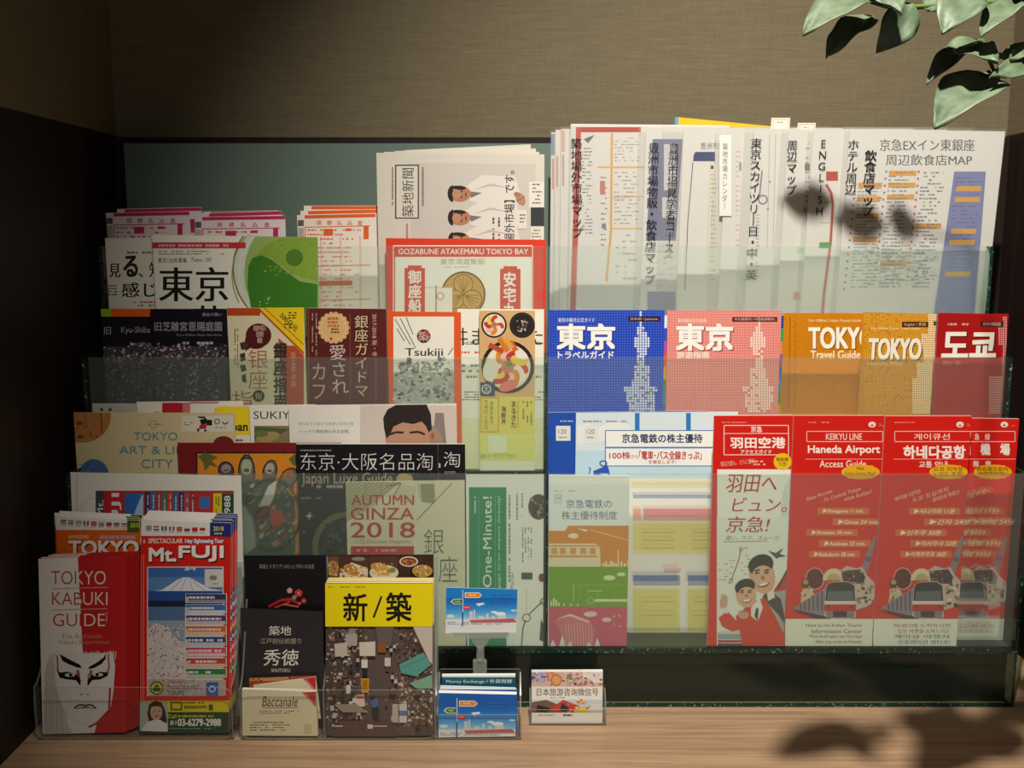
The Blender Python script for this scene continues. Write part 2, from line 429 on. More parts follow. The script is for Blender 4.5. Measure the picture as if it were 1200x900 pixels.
def d1(s):
    s.rect(676, 149, 751, 155, 'b5483a'); s.poly([(675, 149), (681, 149), (674, 400), (667, 400)], 'c0584a')
    s.line([(717, 156), (716, 270), (711, 330)], 2.6, 'd9a75c'); s.line([(700, 196), (760, 196)], 2.2, 'd9b070')
    s.line([(716, 232), (760, 230)], 1.4, 'd9b070'); s.line([(716, 268), (760, 268)], 1.6, 'd9b070')
    s.poly([(684, 163), (697, 158), (689, 168)], '6f7178')
    s.lines(682, 172, 695, 275, 26, '77777a', 0.6, 0.3); s.lines(720, 160, 752, 190, 8, '9a948c', .6, .25)
    s.lines(704, 205, 712, 290, 14, 'a08c84', .7, .3); s.lines(720, 200, 752, 264, 14, '9a8d86', .6, .25)
    s.rect(703, 212, 709, 228, 'c08074'); s.rect(705, 262, 710, 268, '7c8496'); s.lines(722, 272, 750, 330, 8, 'b8a79a', .5, .3)
folder(667, 147, 669, 145, 1.3460, label='clear folder with a red bordered market map, black Japanese market title on its left', draw=d1, top_r=149,
       caption=lambda s: s.text('築地場外市場マップ', 669, 162, 682, 278, INK, vert=True, bold=0.003, skew=1))
def d2(s):
    s.poly([(765, 163), (800, 163), (792, 282), (757, 282)], '77799a')
    s.rect(778, 169, 792, 223, 'd8d8de'); s.rect(776, 231, 792, 255, 'd8d8de'); s.rect(759, 342, 792, 380, '8c92b4')
    s.lines(766, 285, 792, 338, 8, 'b9bcc4', .6, .3)
folder(748, 148, 757, 151, 1.3400, label='clear folder holding a slate blue sheet, two black Japanese market titles beside it', draw=d2,
       caption=lambda s: s.text('豊洲市場物販・飲食店マップ', 760, 167, 773, 333, INK, vert=True, bold=0.006, skew=-5))
def d3(s):
    s.poly([(813, 181), (815, 178), (838, 178), (838, 189), (812, 189)], '3a4272'); s.text('豊洲市場', 821, 167, 848, 175, '4a4a52')
    s.line([(812, 190), (806, 260), (803, 340)], 1.0, '4a4f70'); s.line([(833, 190), (828, 330)], 2, 'd8cfb8')
    s.rect(833, 194, 836, 198, '33333a'); s.lines(833, 202, 840, 330, 24, 'b8a890', .8, .3)
folder(776, 148, 801, 150, 1.3340, label='clear folder with a navy headed white sheet, school visit course title on its edge', draw=d3,
       caption=lambda s: s.text('豊洲市場見学者コース', 784, 168, 796, 296, INK, vert=True, bold=0.006, skew=-6))
def d4(s):
    s.lines(862, 175, 868, 290, 20, 'd7a9ae', .7, .3, ); s.rect(866, 190, 869, 200, '9a9aa0')
    s.lines(860, 300, 880, 340, 5, 'c9d8c9', .5, .3)
def c4(s):
    s.rect(843, 158, 857, 253, 'e9e8e2'); s.text('築地市場カレンダー', 847, 168, 853, 245, '3d3d40', vert=True, skew=-1)
folder(838, 150, 852, 152, 1.3285, label='clear folder with a narrow white calendar title strip stuck on it', draw=d4, caption=c4)
def d5(s):
    s.line([(893, 200), (890, 230)], 1.6, '77757a'); s.ring(894, 234, 5, 2, '8a878a'); s.ell(902, 213, 1.2, 1.2, '77757a'); s.ell(900, 245, 1.5, 1.5, '77757a')
    s.line([(902, 158), (899, 290)], 1, 'b5bab6'); s.line([(909, 158), (906, 290)], 1, 'b5bab6')
    s.lines(886, 250, 890, 330, 20, 'a5a5a8', .7, .4)
folder(873, 149, 884, 151, 1.3235, label='clear folder titled for a sky tower in three languages', draw=d5,
       caption=lambda s: s.text('東京スカイツリー日・中・英', 880, 162, 893, 328, INK, vert=True, bold=0.006, skew=-6))
def d6(s):
    s.lines(944, 160, 950, 250, 16, '9a9a9c', .7, .4); s.rect(943, 192, 949, 200, '6d6d72'); s.rect(941, 243, 945, 249, '9c9a98')
    s.rect(934, 290, 946, 297, 'b3d2ae'); s.rect(930, 342, 938, 352, 'd8a8a0')
folder(916, 149, 924, 152, 1.3185, label='clear folder with the short neighbourhood map title in black', draw=d6,
       caption=lambda s: s.text('周辺マップ', 923, 165, 935, 228, INK, vert=True, bold=0.012, skew=-2))
def d7(s):
    s.rect(968, 201, 982, 212, 'b5453c'); s.line([(968, 216), (974, 226), (976, 240), (973, 290), (966, 345), (962, 400)], 3.0, 'b85048')
    s.rect(960, 284, 974, 291, '5f9a5a'); s.line([(966, 237), (975, 237)], 1, 'a8a8a8'); s.line([(962, 261), (972, 261)], 1, 'a8a8a8')
folder(947, 149, 953, 153, 1.3135, label='clear folder lettered in English capitals, red route line below', draw=d7,
       caption=lambda s: s.text('ENGLISH', 961, 164, 969, 252, INK, vert=True, bold=0.004, skew=-5))
def d8(s):
    s.text('京急EXイン東銀座', 1031, 163, 1142, 177, '52535c', bold=0.01); s.text('周辺飲食店MAP', 1038, 181, 1139, 194, '52535c', bold=0.01)
    for x0, x1, ys, sk in ((1006, 1034, (214, 230, 250, 278), -9), (1041, 1073, (200, 214, 228, 306), -10), (1078, 1108, (262,), -10)):
        for y in ys: s.poly([(x0+(214-y)*.1, y), (x1+(214-y)*.1, y), (x1+(214-y)*.1-.6, y+6), (x0+(214-y)*.1-.6, y+6)], 'd8a04a')
    for x0, y0, sk in ((1006, 215, -9), (1042, 200, -12), (1080, 200, -13)):
        s.lines(x0, y0, x0+30, 338, 32, '88898c', .7, .3, skew=sk)
        for k in range(16): s.ell(x0-3.5-k*.85, y0+1+k*8.2, 1.3, 1.3, ['7a86b8', 'c86a5c', '6a7fa8'][k % 3 if x0 != 1080 else 1])
    s.poly([(1118, 201), (1155, 201), (1140, 400), (1090, 400)], '7c84b2')
    s.lines(1119, 206, 1150, 330, 26, '5d659c', .6, .25, skew=-10)
    for y in (218, 231, 268, 281, 318): s.poly([(1121-(y-218)*.13, y), (1150-(y-218)*.12, y), (1149-(y-218)*.12, y+6), (1120-(y-218)*.13, y+6)], 'd2a24e')
    s.lines(1014, 285, 1100, 335, 12, 'b4b6b4', .6, .3)
def c8(s):
    s.text('ホテル周辺', 994, 164, 1007, 228, INK, vert=True, bold=0.012, skew=-4)
    s.text('飲食店マップ', 1014, 176, 1028, 253, INK, vert=True, bold=0.016, skew=-5)
folder(990, 148, 996, 151, 1.3080, width=189, label='frontmost right clear folder with a restaurant map of orange bars and a blue column', draw=d8, caption=c8, top_r=151, wi=182)
s = Sheet('flyer', 1.3600, Z1, (791, 137), (905, 148), lean=-5, th=0.001, col='e8c22c')
s.rect(784, 130, 795, 200, '58a5c8'); s.lines(800, 147, 830, 150, 1, '55502a', .7, .5)
s.done('plain yellow sheet rising above the middle clear folders', 'flyer')
for x0, x1, y0, c, y1, Y, lb in ((904, 926, 138, 'e8b09a', 1, 1.3272, 'taller pale index tab above the clear folders, left of the pair'),
                                  (935, 956, 144, 'e49a88', 1, 1.3222, 'lower pale orange index tab above the clear folders, right of the pair')):
    s = Sheet('index_divider', Y, Z1, (x0, y0), (x1, y0), lean=-5, th=0.0006, col='e6e2d8')
    s.frame(x0+2, y0+2, x1-2, y0+30, 0.8, c); s.lines(x0+7, y0+4, x1-7, y0+7, 1, 'a8a29a', .9, .5)
    s.done(lb, 'divider')

# ------------------------------------------------------------------ top tier, left
def form(x0, y0, x1, y1r, Y, col, name, label, group, th=0.0008, full=True):
    pale = 'ecdfe0' if col == 'c2305e' else 'efe6da'
    s = Sheet(name, Y, Z1, (x0, y0), (x1, y1r), lean=-1.5, th=th, col=pale)
    k = (y1r-y0)/(x1-x0); w = x1-x0
    Q = lambda a, b, c, d, h, same=False: s.poly([(x0+a, y0+b+k*a), (x0+c, y0+b+k*c), (x0+c, y0+d+k*c), (x0+a, y0+d+k*a)], h, same)
    Q(9, 0.5, w, 4.5, col)
    if full:
        for j in range(5): s.text('振替払込金'[j], x0+w*.25+j*w*.13, y0+7+k*w*.4, x0+w*.25+j*w*.13+6, y0+12.5+k*w*.4, col, bold=.02)
        Q(9, 14, w-6, 15, col); Q(9, 14, 10, 90, col); Q(w*.62, 17, w*.7, 20, col, True); Q(w*.34, 17, w*.46, 25, col, True); Q(w-14, 14, w-8, 30, col, True)
        Q(1, 6, 8, 13, '66605e'); Q(1.5, 15, 8, 40, 'b8aeac')
        s.lines(x0+12, y0+16+k*w*.5, x0+w-16, y0+120+k*w*.5, 20, col, .5, .3)
        for xx in (.3, .55, .8): Q(w*xx, 26, w*xx+.8, 120, col, True)
        Q(9, 60, w-6, 61, col, True); Q(w*.2, 78, w*.7, 84, col, True); Q(9, 100, w-6, 101, col, True)
    return s.done(label, 'form', group)
G = 'pink payment forms on the top tier'
form(128, 250, 215, 247, 1.3400, 'c2305e', 'payment_form', 'rearmost pink payment form of the left bundle, behind the two in front', G)
form(137, 245, 236, 242.5, 1.3380, 'c2305e', 'payment_form', 'pink payment form standing highest in the left bundle', G)
form(124, 249.5, 222, 247.5, 1.3355, 'c2305e', 'payment_form', 'front pink payment form of the left bundle, corner squares dark', G)
form(238, 248, 326, 246.5, 1.3440, 'c2305e', 'payment_form', 'rearmost pink payment form of the right bundle', G)
form(236, 250, 330, 247, 1.3425, 'c2305e', 'payment_form', 'middle pink payment form of the right bundle', G)
form(228, 254, 334, 252.5, 1.3325, 'c2305e', 'payment_form', 'front pink payment form of the right bundle, ragged at its right edge', G)
G = 'orange payment forms on the top tier'
form(356, 241, 444, 241, 1.3350, 'e2662e', 'payment_form', 'rearmost orange payment form, its bright edge highest', G)
form(352, 247, 446, 245, 1.3330, 'e2662e', 'payment_form', 'middle orange payment form peeking between the other two', G)
form(348, 252, 440, 250, 1.3300, 'e2662e', 'payment_form', 'front orange payment form standing beside the newspapers', G)

NEWS = 'newspapers on the top tier'
for k, (tl, tr, th) in enumerate((((500, 172), (622, 169)), ((470, 175), (628, 173)), ((450, 179), (634, 177)))) if False else []: pass
for k, (tl, tr) in enumerate((((474, 176), (622, 169)), ((462, 177), (628, 174)), ((450, 178), (632, 178)))):
    s = Sheet('newspaper', 1.3230-0.0022*k, Z1, tl, tr, lean=-0.5, th=0.0012, col='d3cdc0')
    s.lines(tr[0]-14, tr[1]+28, tr[0]-3, tr[1]+60, 8, '77736c', .7, .35); s.rect(tr[0]-14, tr[1]+62, tr[0], tr[1]+84, '46464a')
    s.done(['folded newspaper at the back of the pile, its top edge highest', 'second newspaper from the back of the pile',
            'newspaper directly behind the front copy, edge stepped out to the right'][k], 'newspaper', NEWS)
s = Sheet('newspaper', 1.3140, Z1, (441, 179), (638, 181), lean=-0.5, th=0.002, col='d4cec2')
s.poly([(478, 191), (628, 192), (626, 284), (482, 284)], 'c9c3ba')
s.rect(620, 213, 638, 243, 'e2ded4'); s.rect(622, 243, 638, 265, '3c3d42'); s.rect(622, 266, 638, 284, 'dedad0')
s.lines(624, 214, 636, 240, 6, '6d6a64', .7, .4); s.lines(623, 268, 636, 283, 4, '7d7a74', .7, .4)
# chefs, printed lying on their side
for cy, sc in ((227, 1.0), (255, .95), (281, .9)):
    s.poly([(545, cy-8), (565, cy-22*sc), (604, cy-20), (612, cy+10), (585, cy+14), (552, cy+9)], 'dcd8d0')
    s.poly([(553, cy-4), (575, cy-12), (600, cy-6), (575, cy-9)], 'bdb8b0'); s.poly([(549, cy-3), (565, cy-1), (552, cy+5)], '7a7274')
    s.ell(539, cy, 13*sc, 9.5*sc, 'b07e62'); s.ell(531, cy, 6.5*sc, 9.8*sc, '2e2826', a0=90, a1=270); s.ell(538, cy-7*sc, 8, 2.4, '2e2826', rot=5)
    s.ell(546, cy+1, 1, 3, '7d4c42'); s.ell(541, cy-3, .8, 1.4, '3a2c28'); s.ell(541, cy+4, .8, 1.4, '3a2c28'); s.ell(535, cy+.5, 5, 5.5, 'b98a6c')
s.ell(610, 233, 8, 5, 'b48668', 60); s.ell(606, 228, 4, 3, 'a8785c', 20); s.line([(605, 236), (615, 230)], .8, '8a5c46')
s.rect(463, 193, 491, 256, '3f3d3a'); s.rect(464.5, 194.5, 489.5, 255, 'd8d2c6')
s.text('築地新聞', 471, 197, 485, 254, '2f2d2a', rot=90)
s.lines(458, 196, 462, 248, 1, '7a766e', .8, .4, vert=True); s.lines(493, 196, 498, 255, 1, '8a867e', .8, .5, vert=True); s.lines(474, 262, 480, 284, 1, 'b08478', .8, .4, vert=True)
s.text('場外市場】です。', 591, 200, 603, 284, '35332f', rot=90, bold=.008)
s.lines(575, 255, 588, 284, 2, '55524c', .8, .35, vert=True); s.rect(607, 246, 617, 268, 'dedad0'); s.lines(609, 250, 616, 262, 3, '6a665e', .8, .4)
s.done('front newspaper with three white coated cooks printed sideways', 'newspaper', NEWS)

s = Sheet('flyer', 1.2925, Z1, (452, 279), (640, 281), lean=0, th=0.0016, col='d8402a', rough=.35)
s.frame(461, 288, 624, 440, 1.2, 'f0e2d6'); s.rect(463, 301, 623, 440, 'f0ebe0')
s.text('GOZABUNE ATAKEMARU TOKYO BAY', 467, 291.5, 619, 298, 'f4ece2', bold=.02)
s.text('東京湾遊覧船', 516, 303, 568, 310, 'a87a6a'); s.lines(520, 312, 564, 314, 1, 'c0a89a', .8, .5)
s.poly([(474, 314), (478, 314), (478, 311), (494, 311), (494, 314), (498, 314), (498, 440), (474, 440)], 'd24430')
s.poly([(586, 315), (590, 315), (590, 312), (606, 312), (606, 315), (610, 315), (610, 440), (586, 440)], 'd24430')
s.text('御座船', 478.5, 317, 493.5, 366, 'f2ebdf', vert=True, bold=.03); s.text('安宅丸', 590, 319, 605, 372, 'f2ebdf', vert=True, bold=.03)
s.ell(543, 345, 26, 27, '4a3418'); s.ell(543, 345, 24.3, 25.3, 'c79a4c')
for a in (90, 210, 330):
    cx, cy = 543+12*math.cos(math.radians(a)), 345-12*math.sin(math.radians(a))
    s.ell(cx, cy, 11.5, 11.5, '6b4c20'); s.ell(cx, cy, 10.6, 10.6, 'cda457')
    for b in range(-60, 61, 30):
        q = math.radians(a+180+b); s.line([(543+2*math.cos(math.radians(a)), 345-2*math.sin(math.radians(a))), (cx-9*math.cos(q), cy+9*math.sin(q))], .8, '8a662c')
s.poly([(498, 337), (530, 337), (530, 440), (498, 440)], 'efe9de'); s.line([(511, 334), (511, 372)], 1.2, '8c3a30'); s.line([(498, 337), (530, 337)], .8, 'b8a89a'); s.ring(516, 347, 4, 1.2, 'cf8076')
s.ell(636, 345, 8, 7, 'e8281a')
s.done('red bordered boat cruise flyer with a golden round crest', 'flyer')

# ------------------------------------------------------------------ middle tier, left
s = Sheet('flyer', 1.2640, Z2, (123, 279), (215, 278), th=0.0012, col='dedacd')
s.lines(139, 294, 205, 298, 1, '6a665e', .8, .6); s.text('見', 128, 309, 141, 325, '26241f', bx=.03); s.text('る', 145, 300, 161, 324, '26241f', bold=.035)
s.text('、', 162, 320, 168, 325, '26241f', bold=.01); s.text('知る', 175, 307, 205, 325, '26241f', bold=.012)
s.text('感じる', 143, 331, 205, 348, '26241f', bx=.03); s.lines(127, 333, 140, 347, 4, '55504a', .9, .4); s.lines(157, 352, 205, 360, 2, 'c0503a', .8, .45)
s.done('cream flyer with two lines of large black Japanese words beside the dark left wall', 'flyer')
s = Sheet('flyer', 1.2590, Z2, (178, 275), (372, 278), th=0.0014, col='e4e2d4', rough=.35)
g = [(372, 277)]
s.ell(338, 315, 66, 68, '8a7a2c'); s.ell(340, 315, 66, 67, 'c8d2c4'); s.ell(356, 320, 70, 75, '90ac64')
s.poly([(300, 300), (312, 286), (330, 279), (372, 278), (372, 330), (340, 320), (318, 302)], '84a43c')
s.poly([(291, 312), (296, 302), (306, 299), (318, 304), (335, 318), (352, 330), (372, 333), (372, 400), (300, 400), (294, 360), (290, 335)], '3f7a26')
s.specks(310, 278, 372, 325, 160, ('a3bb60', '6f9438', '94b24c'), .5, 1.3); s.ell(345, 302, 10, 10, '4f7a2c')
s.specks(304, 345, 318, 362, 14, ('a8c898', 'c8dcc0'), .5, 1.2)
s.ring(334, 322, 62, 1.2, '8c8236', ry=66, a0=150, a1=225); s.ring(338, 322, 58, 2.2, 'd8d8c8', ry=62, a0=140, a1=225)
s.rect(178, 284, 288, 291, 'c03048'); s.lines(186, 286, 282, 289.5, 1, 'e0a8a8', .85, .8); s.lines(186, 293, 266, 299, 2, '77736a', .8, .35)
s.text('東京150年事業', 185, 302, 219, 308, '45423a'); s.text('Tokyo 150', 224, 302, 248, 308, '2c2a26', shear=.4)
s.text('東京', 187, 313, 267, 353, '1d1c19', bx=.022); s.text('の茶', 192, 358, 262, 392, '1d1c19', bx=.022)
s.done('cream flyer with a huge black city name and a bowl of green tea', 'flyer')

def wisteria(s, x0, x1):
    s.rect(x0, 406, x1, 520, '3d3a40')
    s.specks(x0, 403, x1, 420, 150, ('c8b0c0', '8c6a88', '3a3038', 'b8c0a0', '5e4a5e', '241f24'), .8, 2.2)
    for c in range(int((x1-x0)/9)):
        cx = x0+5+c*9+random.uniform(-2, 2); cols = (('5a4a60', '80708a', '463c4c'), ('50564a', '7a8068', '3a4038'), ('6a5a70', '9a8ca2', '38333c'))[c % 3]
        s.specks(cx-5, 412, cx+5, 492, 90, cols, .7, 2.0)
s = Sheet('pamphlet', 1.2300, Z2, (118, 362), (215, 362), th=0.0014, col='191720', rough=.3)
s.rect(118, 362, 132, 371, '8faa22'); s.rect(130, 362, 176, 371, 'd85a1c'); s.text('旧', 122, 383, 130, 392, 'a8a4a8'); s.text('Kyu-Shiba', 142, 383, 176, 392, 'a09ca0'); s.text('Taste of Edo in', 152, 401, 177, 404.5, 'a8a49c')
wisteria(s, 118, 215)
s.done('black garden pamphlet with lime and orange band, half hidden behind its neighbour', 'pamphlet')
s = Sheet('pamphlet', 1.2250, Z2, (176, 362), (265.5, 362), th=0.0014, col='17151d', rough=.3)
s.text('旧芝離宮恩賜庭園', 181, 377, 260, 388, 'a9a2b0'); s.text('Kyu-Shiba-rikyu Gardens', 207, 391, 260, 394.5, '8a8490'); s.text('都会の憩い', 237, 366.5, 260, 370.5, 'a8a4ac'); s.lines(212, 400, 262, 404, 1, 'b5b0b5', .85, .7)
wisteria(s, 176, 265.5); s.line([(265, 404), (254, 420)], 1.2, '1a181a')
s.done('black garden pamphlet with a pale eight character title above wisteria', 'pamphlet')

s = Sheet('pamphlet', 1.2245, Z2, (266, 361), (356, 360.5), th=0.0022, col='d8cfae', rough=.38)
s.rect(266, 361, 305, 370, 'b8461e'); s.poly([(326, 396), (356, 420), (356, 520), (338, 520)], 'b0503a'); s.rect(338, 405, 356, 520, 'b0503a')
s.poly([(300, 360), (356, 360), (356, 416)], 'e6c81e'); s.line([(302, 361), (356, 414)], 2.0, 'b8461e'); s.line([(310, 361), (356, 404)], 1.0, 'b8461e')
s.text('500日元', 0, 0, 1, 1, '3a3420', bold=.03, quad=[(331, 366), (350, 384), (346, 389), (327, 371)]); s.lines(338, 365, 350, 374, 3, '3a3420', .8, .5); s.lines(333, 378, 346, 386, 2, '6a5a20', .8, .5)
s.ell(303, 393, 15, 14, '551c1c'); s.ell(300, 399, 13, 10, '551c1c'); s.poly([(290, 403), (296, 406), (287, 412)], '551c1c')
s.text('夜遊中国人\n首選的\n銀座', 297, 381, 312, 402, 'd8b8a8', bold=.01, rot=0)
s.text('银座', 291, 410, 314, 456, 'a86a4a', vert=True, bold=-.002); s.text('指南', 272, 458, 296, 500, 'a8563c', vert=True); s.ell(303, 464, 7, 7, '2e2626'); s.text('街', 299, 460, 307, 468, 'c8bc9c', bold=.01)
s.text('銀座指南', 321, 402, 336, 480, '39302c', vert=True, bold=.04); s.text('2018秋冬版', 341, 412, 347, 454, 'd8b09c', rot=-90)
s.lines(274, 385, 280, 440, 2, '6a6a50', .8, .4, vert=True); s.poly([(281, 402), (288, 400), (290, 409), (283, 410)], '42362e'); s.poly([(281, 415), (287, 413), (288, 422), (282, 424)], '42362e'); s.poly([(281, 428), (287, 427), (289, 434), (283, 436)], '42362e'); s.poly([(283, 440), (288, 438), (289, 449), (284, 447)], '42362e')
s.done('cream and red pamphlet with a yellow corner flash and a dark speech bubble', 'pamphlet')
s = Sheet('pamphlet', 1.2245, Z2, (358, 361), (452.5, 362), th=0.003, col='5c2222', side='e0d8c8', rough=.35)
s.line([(358.6, 362), (358.6, 480)], 1.2, '8a6a2a'); s.line([(361.5, 362), (361.5, 480)], 1, '7a5a24')
s.ell(391, 384, 17, 17, 'd8b078', n=40)
for k in range(18): s.ell(391+16*math.cos(k*.349), 384+16*math.sin(k*.349), 3, 3, 'd8b078', n=8)
s.ring(391, 384, 14.5, .6, 'e8d0a8'); s.lines(384, 371, 400, 384, 3, 'c0662e', .9, .6); s.lines(388, 384, 398, 391, 2, '6a3a28', .9, .5); s.ell(388, 397, 1.6, 1.6, 'b83028')
s.text('愛され', 386, 404, 405, 461, 'd0bcb0', vert=True, bold=.004, skew=4); s.text('カフェ', 366, 426, 381, 490, 'c0aca0', vert=True, bold=.004)
s.text('銀座ガイドマ', 415, 369, 432, 465, '1f1412', vert=True, bold=.045); s.text('銀座ガイドマ', 415.5, 369.5, 431.5, 464.5, 'd5ba94', vert=True, bold=.008)
s.text('2017-2018 秋・冬', 436, 368, 442, 418, 'd8bca8', rot=-90); s.line([(410.5, 368), (410.5, 480)], .7, '8a5a52'); s.lines(364, 367, 373, 418, 2, 'b09a90', .8, .3, vert=True); s.line([(440.5, 420), (440.5, 480)], .8, '8f6a62')
s.done('maroon guide pamphlet with a round cream seal and vertical title', 'pamphlet')
s = Sheet('pamphlet', 1.2245, Z2, (454, 365), (540, 366), th=0.003, col='dd5a24', rough=.38)
s.rect(461, 371, 532, 560, 'eae6da')
for a, b in (((463, 374), (481, 404)), ((469, 373), (487, 408)), ((476, 372), (484, 392)), ((465, 385), (474, 400)), ((531, 408), (525, 416))): s.line([a, b], .9, '2e2c28')
s.ell(496.5, 394, 8, 8, '3a2a2a'); s.text('築', 490, 388, 503, 400, 'c8a098', bold=.02); s.ell(500, 391, 3, 2.4, 'c04a42')
s.text('Tsukiji', 475, 408, 519, 420, '33322c', bx=.022); s.text('MAP', 476, 424, 520, 434, '8d8f88', bold=.01)
s.rect(461, 436, 532, 490, 'a9aaa0'); s.specks(462, 420, 531, 480, 200, ('8d9088', 'c6c8bc', '6d716a', 'b8bab0'), 1.2, 4)
s.done('white pamphlet with a thick orange border and a small round market emblem', 'pamphlet')
s = Sheet('leaflet', 1.2305, Z2, (536, 362), (637.5, 362.5), th=0.0012, col='e9e8da')
s.text('丼まるきた', 528, 384, 636, 405, '2a2925', bold=.004); s.text('Seafood Bowl Marukita', 541, 398.5, 634, 404, '3a3833'); s.lines(541, 411, 640, 415, 1, 'c8664e', .7, .6)
s.lines(541, 425, 640, 445, 3, '77796c', .75, .4); s.lines(541, 458, 640, 470, 4, '4a4c42', .85, .4); s.lines(541, 508, 640, 518, 2, '55574c', .8, .5); s.rect(541, 490, 640, 550, 'dfe0b4')
s.done('white bilingual leaflet behind the seafood bowl leaflet', 'leaflet')
s = Sheet('leaflet', 1.2245, Z2, (561.5, 364), (627, 364), th=0.0014, col='d2ab78', rough=.38)
def bowl(cx, cy, r, kind):
    s.ell(cx, cy, r, r, '26201c'); s.ell(cx, cy, r*.9, r*.9, '3a322c')
    if kind == 'dark':
        s.ell(cx, cy, r*.82, r*.82, '2a2524'); s.specks(cx-6, cy-6, cx+6, cy+8, 24, ('9a8f7c', '6a6254', 'c8c0a8'), .8, 1.8); return
    s.ell(cx, cy, r*.86, r*.86, 'e2d6c0')
    for k in range(12 if r > 20 else 8):
        a = k*2*math.pi/(12 if r > 20 else 8); q = r*.5
        s.ell(cx+q*math.cos(a), cy+q*math.sin(a), r*.34, r*.2, ['c8442e', 'e8dccb', 'd8862e', 'e0b8a8', 'b83a34', 'e6c84a'][k % 6], math.degrees(a)+40, 14)
    s.ell(cx, cy, r*.24, r*.24, 'c07a6a'); s.ell(cx+r*.05, cy-r*.1, r*.12, r*.1, '6a8a3a')
bowl(579, 381, 15, 'x'); bowl(612, 381, 15, 'dark'); bowl(595, 430, 31, 'x')
for a, b, c in (((573, 404), (590, 412), 'b5502e'), ((585, 396), (595, 412), 'd07a2e'), ((598, 400), (606, 413), 'd8622a'), ((592, 397), (600, 408), 'e0a040')): s.line([a, b], 6, c)
s.ell(611, 416, 8, 5, 'e6ddd2', 30); s.ell(575, 434, 9, 13, 'ddd8c4', 10); s.ell(596, 452, 12, 6, 'd87a62', -20)
s.rect(563, 448, 580, 464, '3d4a5c'); s.ring(570, 456, 5, 1.2, 'd8dcdc'); s.text('北', 567, 452.5, 573, 459.5, 'd8dcdc')
s.rect(561, 465, 628, 508, 'dccf62'); s.rect(561, 508, 628, 541, 'd9d878'); s.rect(561, 540, 628, 552, 'dfe2c8')
s.frame(564, 466, 584, 506, 1, 'c07a3a'); s.text('市場内人気店', 567, 468, 572, 503, '8a3a22', vert=True); s.text('海鮮丼専門', 574, 470, 578, 498, '55502a', vert=True)
s.text('海鮮丼', 587.5, 476, 593, 497, '2f2d20', vert=True, bold=.02); s.text('まるきた', 599, 470, 605, 501, '2f2d20', vert=True, bold=.02); s.line([(607, 470), (607, 501)], .8, 'b86a32'); s.lines(611, 470, 625, 502, 3, '6a6440', .7, .35, vert=True)
s.rect(572, 510, 594, 530, 'dde0c0'); s.text('QRコードでアクセス', 559 + 4, 531.5, 605, 537.5, '6a6a3c')
s.done('narrow leaflet with three photographed seafood bowls on pale yellow', 'leaflet')

# ------------------------------------------------------------------ middle tier, right: guide books
def guide(xl, y, xr, Y, col, thick, draw, label, tabs=None, yr=None, book='guidebook', z0=Z2):
    e = empty(book, (0, 0, 0)); yr = y if yr is None else yr
    c = Sheet('cover', Y, z0, (xl, y), (xr, yr), th=0.0006, col=col, rough=.3, spec=.4)
    e.location = (c.loc.x, Y+thick/2, z0)
    draw(c); c.mesh('front_cover', e)
    a, b = c.world[0], c.world[1]
    zt = min(a.z, b.z)
    box('page_block', a.x+0.0006, b.x-0.0006, Y+0.0007, Y+thick-0.0007, z0, zt-0.0008, paper('e4dfd2', .6, .2), e)
    bc = box('back_cover', a.x, b.x, Y+thick-0.0006, Y+thick, z0, zt, paper(col, .3, .4), e)
    if tabs:
        n = len(tabs)
        for k, h in enumerate(tabs):
            z1 = zt-0.006-k*(zt-z0-0.01)/n
            o = box('index_tab', b.x-0.001, b.x+0.0035, Y+0.0011, Y+0.0022, z1-(zt-z0-0.01)/n+0.0004, z1, paper(h, .4, .3), e)
            o['label'] = 'small coloured index tab at the page edge'
    return tag(e, label, 'guidebook', 'city guides on the middle tier')
TABS = ('e2e4f0', '2f4fb8', 'b04aa8', 'd85a30', 'd8a02a', '3f8a3c', '2f8f8f', '2f5fc0', '8a4aa0', 'd88a3a', '3a9a4a', '2f3f9a')
def tower(x, y, cx):
    d = abs(x-cx)
    if y < 382: return d < 1.5
    if y < 388: return d < 3.5
    if y < 394: return d < 6
    if y < 407: return d < 9
    if y < 416: return d < 6
    if y < 430: return d < 4.5
    if y < 443: return d < 9
    if y < 452: return d < 11
    if y < 458: return d < 19
    if y < 470: return d < 17
    return d < 15
def g1(s):
    s.dots(644, 366, 779, 484, 3.05, 1.35, '5a78d8'); s.dots(644, 366, 779, 484, 3.05, 2.3, 'dfe8ea', lambda x, y: tower(x, y, 751))
    s.dots(644, 366, 779, 484, 3.05, 2.3, 'b08a98', lambda x, y: tower(x, y, 751), .12)
    s.text('東京の観光公式ガイド', 654, 372.5, 697, 377.5, 'dfe4f0', bold=.01)
    s.text('東京', 653, 380, 720, 409, 'f4f2ec', bold=.045, shadow=(1, 1, '14246a')); s.text('トラベルガイド', 654, 411.5, 719, 420, 'ebe9e2', bold=.035)
    s.rect(736, 371, 774, 376.5, '3a1a20'); s.text('日本語 / Japanese', 739, 372, 771, 375.6, 'd8b8a8')
guide(643, 364, 779, 1.2240, '1c3fb4', 0.008, g1, 'blue guidebook with a dotted white tower and bold city name', TABS)
